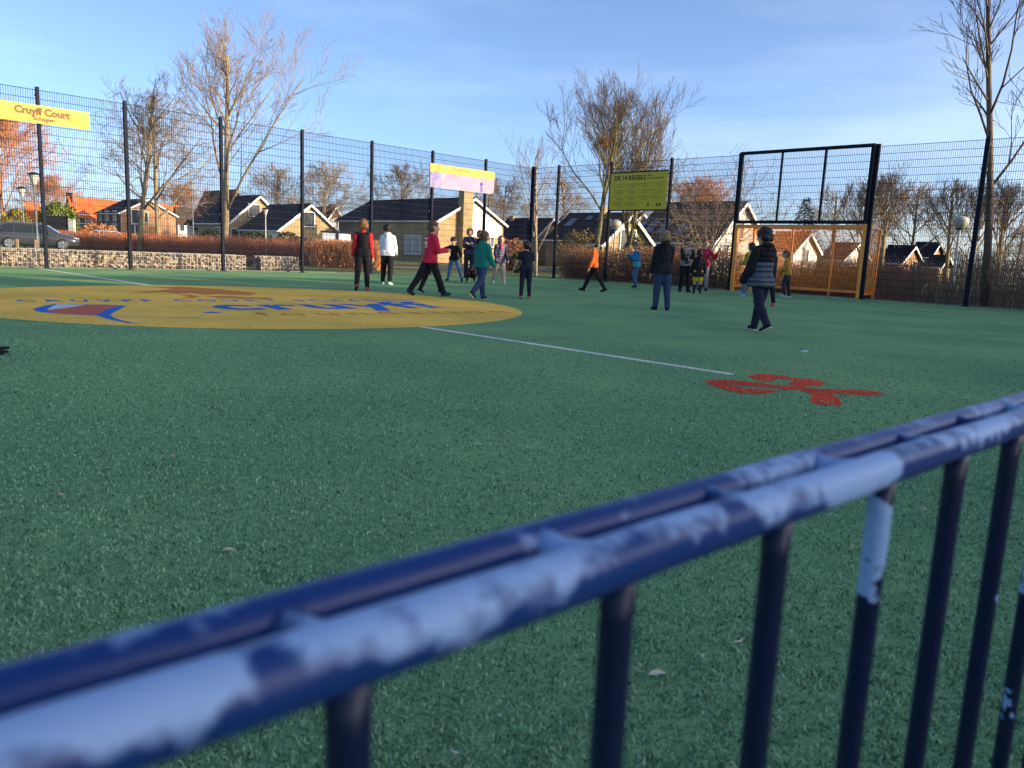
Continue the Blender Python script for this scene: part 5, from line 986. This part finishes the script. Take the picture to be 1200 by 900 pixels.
    b.capsule(hm - X * 0.042 * u, hm + X * 0.042 * u, 0.076 * u * (0.5 + 0.5 * loose), 0.076 * u * (0.5 + 0.5 * loose), (fx, 0.98)); b.capsule(hm - X * 0.042 * u - Vector((0, 0, 0.03 * u)), hm + X * 0.042 * u - Vector((0, 0, 0.03 * u)), 0.076 * u * (0.5 + 0.5 * loose), 0.076 * u * (0.5 + 0.5 * loose), (fx, 0.98))
    if hem > 0.03: b.capsule(hm - X * 0.025 * u - Vector((0, 0, 0.02 * u)), hm + X * 0.025 * u - Vector((0, 0, 0.02 * u)), 0.078 * u * loose, 0.078 * u * loose, (fx, 0.95))
    sl = MB() if sleeve_m else b
    for s in (-1, 1):
        S_, el, wr, d2 = A[s]; tgt = MB() if sleeve_m else b
        if short: tgt.capsule(S_, S_.lerp(el, 0.62), 0.040 * u * g_, 0.036 * u * g_)
        else: tgt.capsule(S_, el, 0.041 * u * g_, 0.035 * u * loose); tgt.capsule(el, el.lerp(wr, 0.94), 0.035 * u * loose, 0.027 * u * loose)
        if sleeve_m: remesh(tgt, 'sleeve', sleeve_m, t, vox, 3, 0.004 * u, px + s)
    if hood: b.capsule(neck - X * 0.03 * u - fx * 0.03 * u, neck + X * 0.03 * u - fx * 0.03 * u, 0.036 * u, 0.036 * u); b.capsule(neck - fx * 0.045 * u - sp * 0.01 * u, neck - fx * 0.05 * u - sp * 0.05 * u, 0.04 * u, 0.022 * u)
    remesh(b, 'top', top_m, t, vox, 3, 0.0055 * u, px, None if lean > 30 else (pel.z - (0.022 + hem) * u, 0.125 * u * loose))
    if collar: b = MB(); b.capsule(neck - sp * 0.03 * u, neck - sp * 0.002 * u, 0.042 * u, 0.038 * u); remesh(b, 'collar', collar, t, 0.010, 2)
    if scarf: b = MB(); b.capsule(neck - X * 0.012 * u, neck + X * 0.012 * u, 0.046 * u, 0.046 * u, (sp, 0.7)); b.capsule(neck + fx * 0.04 * u, neck + fx * 0.075 * u - sp * 0.10 * u, 0.024 * u, 0.022 * u); remesh(b, 'scarf', scarf, t, 0.010, 2, 0.003)
    # ---- hair and face
    hm_, style = hair; b = MB()
    if style == 'curly':
        g = random.Random(int(px))
        for k in range(34): a, z = g.uniform(0, 6.28), g.uniform(-0.55, 1); r = math.sqrt(max(0, 1 - z * z)); c = Hd(0.062 * r * math.cos(a), -0.014 + 0.060 * r * math.sin(a) * (1 if math.sin(a) < 0 else 0.75), 0.026 + 0.062 * z); b.ball(c, 0.026 * u, 8, 6)
        b.ball(Hd(0, -0.016, 0.03), 0.072 * u, 14, 9)
    elif style == 'beanie':
        b.ball(Hd(0, -0.006, 0.036), 0.076 * u, 16, 10, (0.95, 1.0, 0.92)); b.capsule(Hd(-0.03, -0.03, 0.01), Hd(0.03, -0.03, 0.01), 0.046 * u, 0.046 * u)
    else:
        b.ball(Hd(0, -0.013, 0.030), 0.0735 * u, 16, 10, (0.93, 1.0, 0.93)); b.capsule(Hd(-0.022, -0.030, -0.005), Hd(0.022, -0.030, -0.008), 0.046 * u, 0.046 * u)
        if style == 'fringe': b.capsule(Hd(-0.026, 0.040, 0.052), Hd(0.026, 0.040, 0.052), 0.022 * u, 0.022 * u)
        if style == 'long':
            for s in (-1, 1): b.capsule(Hd(s * 0.05, -0.012, 0.01), Hd(s * 0.045, -0.03, -0.075), 0.022 * u, 0.018 * u)
            b.capsule(Hd(0, -0.05, 0), Hd(0, -0.05, -0.09), 0.04 * u, 0.028 * u)
    remesh(b, 'hair' if style != 'beanie' else 'knitted_hat', hm_, t, 0.0095, 1, 0.0075 * u, px, None, 2.0)
    fw = (Matrix.Rotation(-rad(yaw), 3, 'Z') @ hf)
    if fw.y < 0.35:
        for s in (-1, 1): q = MB(); q.ball(Hd(s * 0.023, 0.060, 0.012), 0.0065 * u, 8, 6); q.build('eye', EYE, t, world=False, smooth=True)
        q = MB(); q.capsule(Hd(-0.014, 0.0535, -0.036), Hd(0.014, 0.0535, -0.036), 0.0042 * u, 0.0042 * u); q.build('mouth', LIP, t, world=False, smooth=True)
    return t, dict(J=J, A=A, H=H, neck=neck, hc=hc, chest=chest)
def banded(name, lo, hi, zsplit, quilt=0.0):
    """garment of two colours with horizontal quilting"""
    m = cloth(name, lo); m = m.copy(); N, K, b = nodes_of(m); t = N.new('ShaderNodeTexCoord'); sx = N.new('ShaderNodeSeparateXYZ'); K.new(t.outputs['Object'], sx.inputs[0])
    if hi is not None:
        gt = N.new('ShaderNodeMath'); gt.operation = 'GREATER_THAN'; gt.inputs[1].default_value = zsplit; K.new(sx.outputs[2], gt.inputs[0]); mx_ = N.new('ShaderNodeMix'); mx_.data_type = 'RGBA'; K.new(gt.outputs[0], mx_.inputs[0]); mx_.inputs[6].default_value = (*lo, 1); mx_.inputs[7].default_value = (*hi, 1); K.new(mx_.outputs[2], b.inputs['Base Color'])
    if quilt:
        w = N.new('ShaderNodeMath'); w.operation = 'MULTIPLY'; w.inputs[1].default_value = math.pi / quilt; K.new(sx.outputs[2], w.inputs[0]); sn = N.new('ShaderNodeMath'); sn.operation = 'SINE'; K.new(w.outputs[0], sn.inputs[0]); ab = N.new('ShaderNodeMath'); ab.operation = 'ABSOLUTE'; K.new(sn.outputs[0], ab.inputs[0]); pw_ = N.new('ShaderNodeMath'); pw_.operation = 'POWER'; pw_.inputs[1].default_value = 0.5; K.new(ab.outputs[0], pw_.inputs[0])
        bp = N.new('ShaderNodeBump'); bp.inputs['Strength'].default_value = 1.0; bp.inputs['Distance'].default_value = 0.035; K.new(pw_.outputs[0], bp.inputs['Height']); K.new(bp.outputs[0], b.inputs['Normal'])
    return m
BLK = cloth('black', (0.012, 0.012, 0.015)); BLN = cloth('black navy', (0.014, 0.017, 0.034)); NVY = cloth('navy', (0.020, 0.028, 0.070)); JEAN = cloth('jeans', (0.028, 0.046, 0.105)); JEANL = cloth('light jeans', (0.10, 0.18, 0.32)); REDC = cloth('red', (0.50, 0.022, 0.028)); WHT = cloth('white', (0.70, 0.70, 0.72), 0.06); GRN = cloth('green', (0.010, 0.17, 0.13)); ORG = cloth('orange', (0.72, 0.13, 0.020)); BLUE = cloth('blue', (0.020, 0.16, 0.36)); YEL = cloth('yellow', (0.45, 0.32, 0.035), 0.4); MUS = cloth('mustard', (0.44, 0.24, 0.045)); GRY = cloth('grey', (0.20, 0.20, 0.22)); BEI = cloth('beige', (0.42, 0.32, 0.25)); PNK = cloth('pink', (0.62, 0.06, 0.14)); PUF = banded('grey puffer', (0.17, 0.14, 0.20), None, 0, 0.075)
SRED = cloth('red shoe', (0.55, 0.06, 0.06)); SPNK = cloth('pink shoe', (0.65, 0.10, 0.17)); SBLK = cloth('black shoe', (0.012, 0.012, 0.016)); SNAV = cloth('navy shoe', (0.02, 0.03, 0.06)); SWHT = cloth('white shoe', (0.6, 0.62, 0.64)); SBLU = cloth('pale blue shoe', (0.35, 0.47, 0.60)); SMNT = cloth('mint shoe', (0.34, 0.55, 0.45)); SOLW = mat('white sole', (0.62, 0.62, 0.60), 0.6)
WALKR = ((-24, 8, 2, 30), (22, 6, 2, -8)); WALKL = ((22, 6, 2, -8), (-24, 10, 2, 30)); STAND = ((4, 4, 2, 0), (-3, 5, 2, 0))
person('child in a black jacket with bright red sleeves, seen from behind', 424, 340.5, 255.5, -8, ((-14, 14, 3, 34), (5, 2, 2, 0)), ((2, 12, 12, 0), (-2, 12, 12, 0)), top_m=BLK, sleeve_m=REDC, bottom_m=BLK, shoe_m=SRED, hair=(HG, 'short'), collar=REDC)
person('curly haired child in a white hooded top, seen from behind', 452.5, 333.5, 261.5, 8, ((4, 4, 4, 0), (-6, 8, 3, 12)), ((8, 14, 38, 14), (8, 14, 38, 14)), top_m=WHT, bottom_m=BLK, shoe_m=SMNT, sole_m=SOLW, hair=(HD, 'curly'), hood=True, loose=1.15, skin=SKIN2)
def jersey():
    m = cloth('red jersey', (0.50, 0.020, 0.060)).copy(); N, K, b = nodes_of(m); return m
t, J_ = person('child in a red football shirt with a white number, striding with arms out', 500, 347, 254, 58, ((-27, 8, 2, 34), (24, 2, 2, -4)), ((6, 10, 88, 22), (14, 12, 80, 22)), lean=5, head=(10, 0), top_m=cloth('red jersey', (0.50, 0.020, 0.060)), bottom_m=BLK, shoe_m=SNAV, hair=(HB, 'short'), hem=0.02, loose=1.12)
m_num = mat('white shirt print', (0.7, 0.68, 0.66), 0.7); hh = J_['H']
for nm, dx, z0, z1, w_ in (('shirt_number', -0.020, 0.655, 0.735, 0.011), ('shirt_number', 0.018, 0.655, 0.735, 0.011), ('shirt_name', 0.0, 0.762, 0.778, 0.035)):
    q = MB(); c = J_['chest']; q.quad_box((c.x + dx * hh, c.y - 0.0705 * hh, ((z0 + z1) / 2 + (J_['neck'].z / hh - 0.83)) * hh), (w_ * hh, 0, 0), (0, 0.006 * hh, 0), (0, 0, (z1 - z0) / 2 * hh)); q.build(nm, m_num, t, world=False)
person('child all in black walking close behind the red shirt', 504, 344, 268, 55, ((-16, 8, 2, 20), (20, 4, 2, -4)), ((15, 8, 30, 10), (-10, 8, 20, 0)), top_m=BLK, bottom_m=BLK, shoe_m=SBLK, sole_m=SOLW, hair=(HD, 'short'), short=True)
person('child in a black jacket and jeans with legs apart and one arm stretched out', 533, 329.5, 276.5, 195, ((6, 8, 24, 10), (-4, 4, 14, 0)), ((20, 30, 30, 10), (35, 62, 8, 0)), lean=6, head=(0, 8), top_m=BLK, bottom_m=JEANL, shoe_m=SBLK, hair=(HD, 'beanie'), scarf=None)
person('child in a navy jacket standing with folded arms', 549, 326, 266.5, 178, STAND, ((25, 4, 95, 45), (25, 4, 95, 45)), head=(0, 0), top_m=NVY, bottom_m=BLN, shoe_m=SBLK, hair=(HG, 'fringe'))
person('child in dark clothes half hidden behind the green hooded top', 560.5, 326, 269, 172, STAND, ((10, 6, 30, 10), (10, 6, 30, 10)), top_m=BLK, bottom_m=BLK, shoe_m=SBLK, hair=(HB, 'short'))
person('child in a green hooded top and jeans walking away', 559.5, 351.5, 268, 42, ((16, 4, 2, -4), (-20, 26, 2, 46)), ((-8, 12, 18, 0), (12, 14, 20, 4)), lean=4, top_m=GRN, bottom_m=JEAN, shoe_m=SBLK, sole_m=SOLW, hair=(HB, 'short'), hood=True, loose=1.12)
person('child in a quilted grey jacket with a pink scarf and beige trousers', 584, 332.5, 275, 165, ((6, 4, 5, 0), (-8, 10, 8, 8)), ((10, 10, 30, 0), (10, 14, 40, 10)), top_m=PUF, sleeve_m=NVY, bottom_m=BEI, shoe_m=SWHT, sole_m=SOLW, hair=(HB, 'long'), scarf=PNK, hem=0.05, loose=1.15)
person('child crouching in black with a red top between two others', 551, 331, 312, 170, ((88, 128, 10, 0), (78, 120, 12, 0)), ((60, 10, 20, 10), (60, 10, 20, 10)), lean=52, head=(0, 20), top_m=cloth('black red', (0.05, 0.008, 0.012)), bottom_m=BLK, shoe_m=SRED, hair=(HD, 'short'), squat=1.75)
person('child in a black short sleeved shirt with pink shoes, seen from behind', 615, 350, 281, 0, ((-3, 4, 3, 8), (3, 3, 3, 0)), ((-4, 26, 18, 6), (10, 16, 60, 0)), top_m=BLN, short=True, bottom_m=BLN, shoe_m=SPNK, hair=(HD, 'short'))
person('child in a bright orange shirt walking along the hedge', 696, 341.5, 277.5, 282, ((-26, 6, 2, 22), (25, 2, 2, -6)), ((6, 8, 14, 0), (-14, 8, 18, 0)), head=(-10, 0), top_m=ORG, bottom_m=BLK, shoe_m=SBLK, hair=(HD, 'short'))
person('child in a blue top with hands raised to the chest', 744.5, 338, 284, 255, ((24, 40, 3, 6), (-2, 4, 3, 0)), ((35, 6, 100, 25), (35, 6, 100, 25)), top_m=banded('blue and mint', (0.06, 0.30, 0.32), (0.02, 0.15, 0.34), 0.78), bottom_m=cloth('slate', (0.06, 0.10, 0.19)), shoe_m=SBLK, sole_m=mat('lime sole', (0.3, 0.45, 0.1), 0.6), hair=(HB, 'fringe'))
person('fair haired child in a black hooded top and jeans, seen from behind', 774.5, 363.5, 268.5, -6, ((4, 4, 2, 0), (-4, 5, 3, 0)), ((4, 11, 14, 0), (24, 8, 50, 30)), top_m=BLK, bottom_m=JEAN, shoe_m=SBLK, hair=(HL, 'short'), hood=True, hem=0.02, loose=1.08)
person('child in a patterned dark jersey standing with hands together', 801, 342, 277.5, 172, STAND, ((22, 6, 55, 28), (22, 6, 55, 28)), head=(-15, 5), top_m=mat('patterned jersey', (0.012, 0.012, 0.016), 0.8, col2=(0.34, 0.30, 0.29), scale=13, detail=1), sleeve_m=BLK, bottom_m=BLK, shoe_m=SBLK, hair=(HB, 'fringe'))
t, J_ = person('child in a crimson top holding up a phone', 822.5, 340.5, 280, 190, STAND, ((30, 30, 100, 10), (10, 8, 30, 0)), top_m=cloth('crimson', (0.42, 0.020, 0.06)), bottom_m=GRY, shoe_m=SBLK, hair=(HG, 'short'))
S_, el, wr, d2 = J_['A'][-1]; q = MB(); c = PM[t.name] @ (wr + d2 * 0.10); q.quad_box(c + Z3 * 0.03, (0.036, 0, 0), (0, 0.005, 0), (0, 0, 0.072)); tag(q.build('phone', mat('phone glass', (0.01, 0.01, 0.012), 0.1, spec=0.8)), 'black phone held up by the child in crimson', 'phone')
person('small child in a big black coat over yellow shorts, seen from behind', 816.5, 344.5, 291.5, 4, STAND, ((4, 16, 10, 0), (4, 16, 10, 0)), top_m=BLK, bottom_m=cloth('yellow shorts', (0.52, 0.38, 0.03)), shorts=True, sock_m=BLN, shoe_m=SNAV, sole_m=SOLW, hair=(HD, 'short'), hood=True, hem=0.09, loose=1.3)
person('child in a mottled yellow top and pale jeans beside the goal post', 878, 347, 283, -20, ((12, 8, 3, 0), (-10, 4, 3, 10)), ((20, 6, 60, 10), (20, 6, 60, 10)), head=(-10, 10), top_m=mat('mottled yellow', (0.16, 0.13, 0.03), 0.85, col2=(0.52, 0.40, 0.06), scale=20, detail=2), bottom_m=JEANL, shoe_m=SBLU, sole_m=SOLW, hair=(HD, 'short'))
person('child with pink shoes standing behind the puffer jacket', 897.5, 358, 284, -10, ((6, 4, 8, 0), (-4, 4, 7, 0)), ((4, 4, 15, 10), (4, 4, 15, 10)), top_m=BLK, bottom_m=BLK, shoe_m=SPNK, hair=(HD, 'short'))
person('tall child in a black and grey puffer jacket walking over the turf', 890.5, 388.5, 264, -28, ((-14, 22, 2, 30), (14, 2, 2, 0)), ((12, 12, 20, 4), (0, 10, 12, 0)), lean=0, head=(-12, 0), top_m=banded('black grey puffer', (0.085, 0.098, 0.135), (0.009, 0.010, 0.013), 0.875, 0.062), sleeve_m=BLK, bottom_m=BLN, shoe_m=SBLK, sole_m=SOLW, hair=(HD, 'beanie'), hood=True, hem=0.04, loose=1.55, vox=0.0115)
person('child in a mustard hooded top with pale blue shoes in front of the goal', 922, 349, 292, 285, ((20, 34, 4, 0), (-6, 6, 3, 0)), ((18, 6, 45, 10), (10, 8, 30, 0)), lean=8, head=(0, 8), top_m=MUS, bottom_m=cloth('dark trousers', (0.025, 0.03, 0.045)), shoe_m=SBLU, sole_m=SOLW, hair=(HB, 'short'), hood=True)

bpy.data.scenes.remove(TMP)
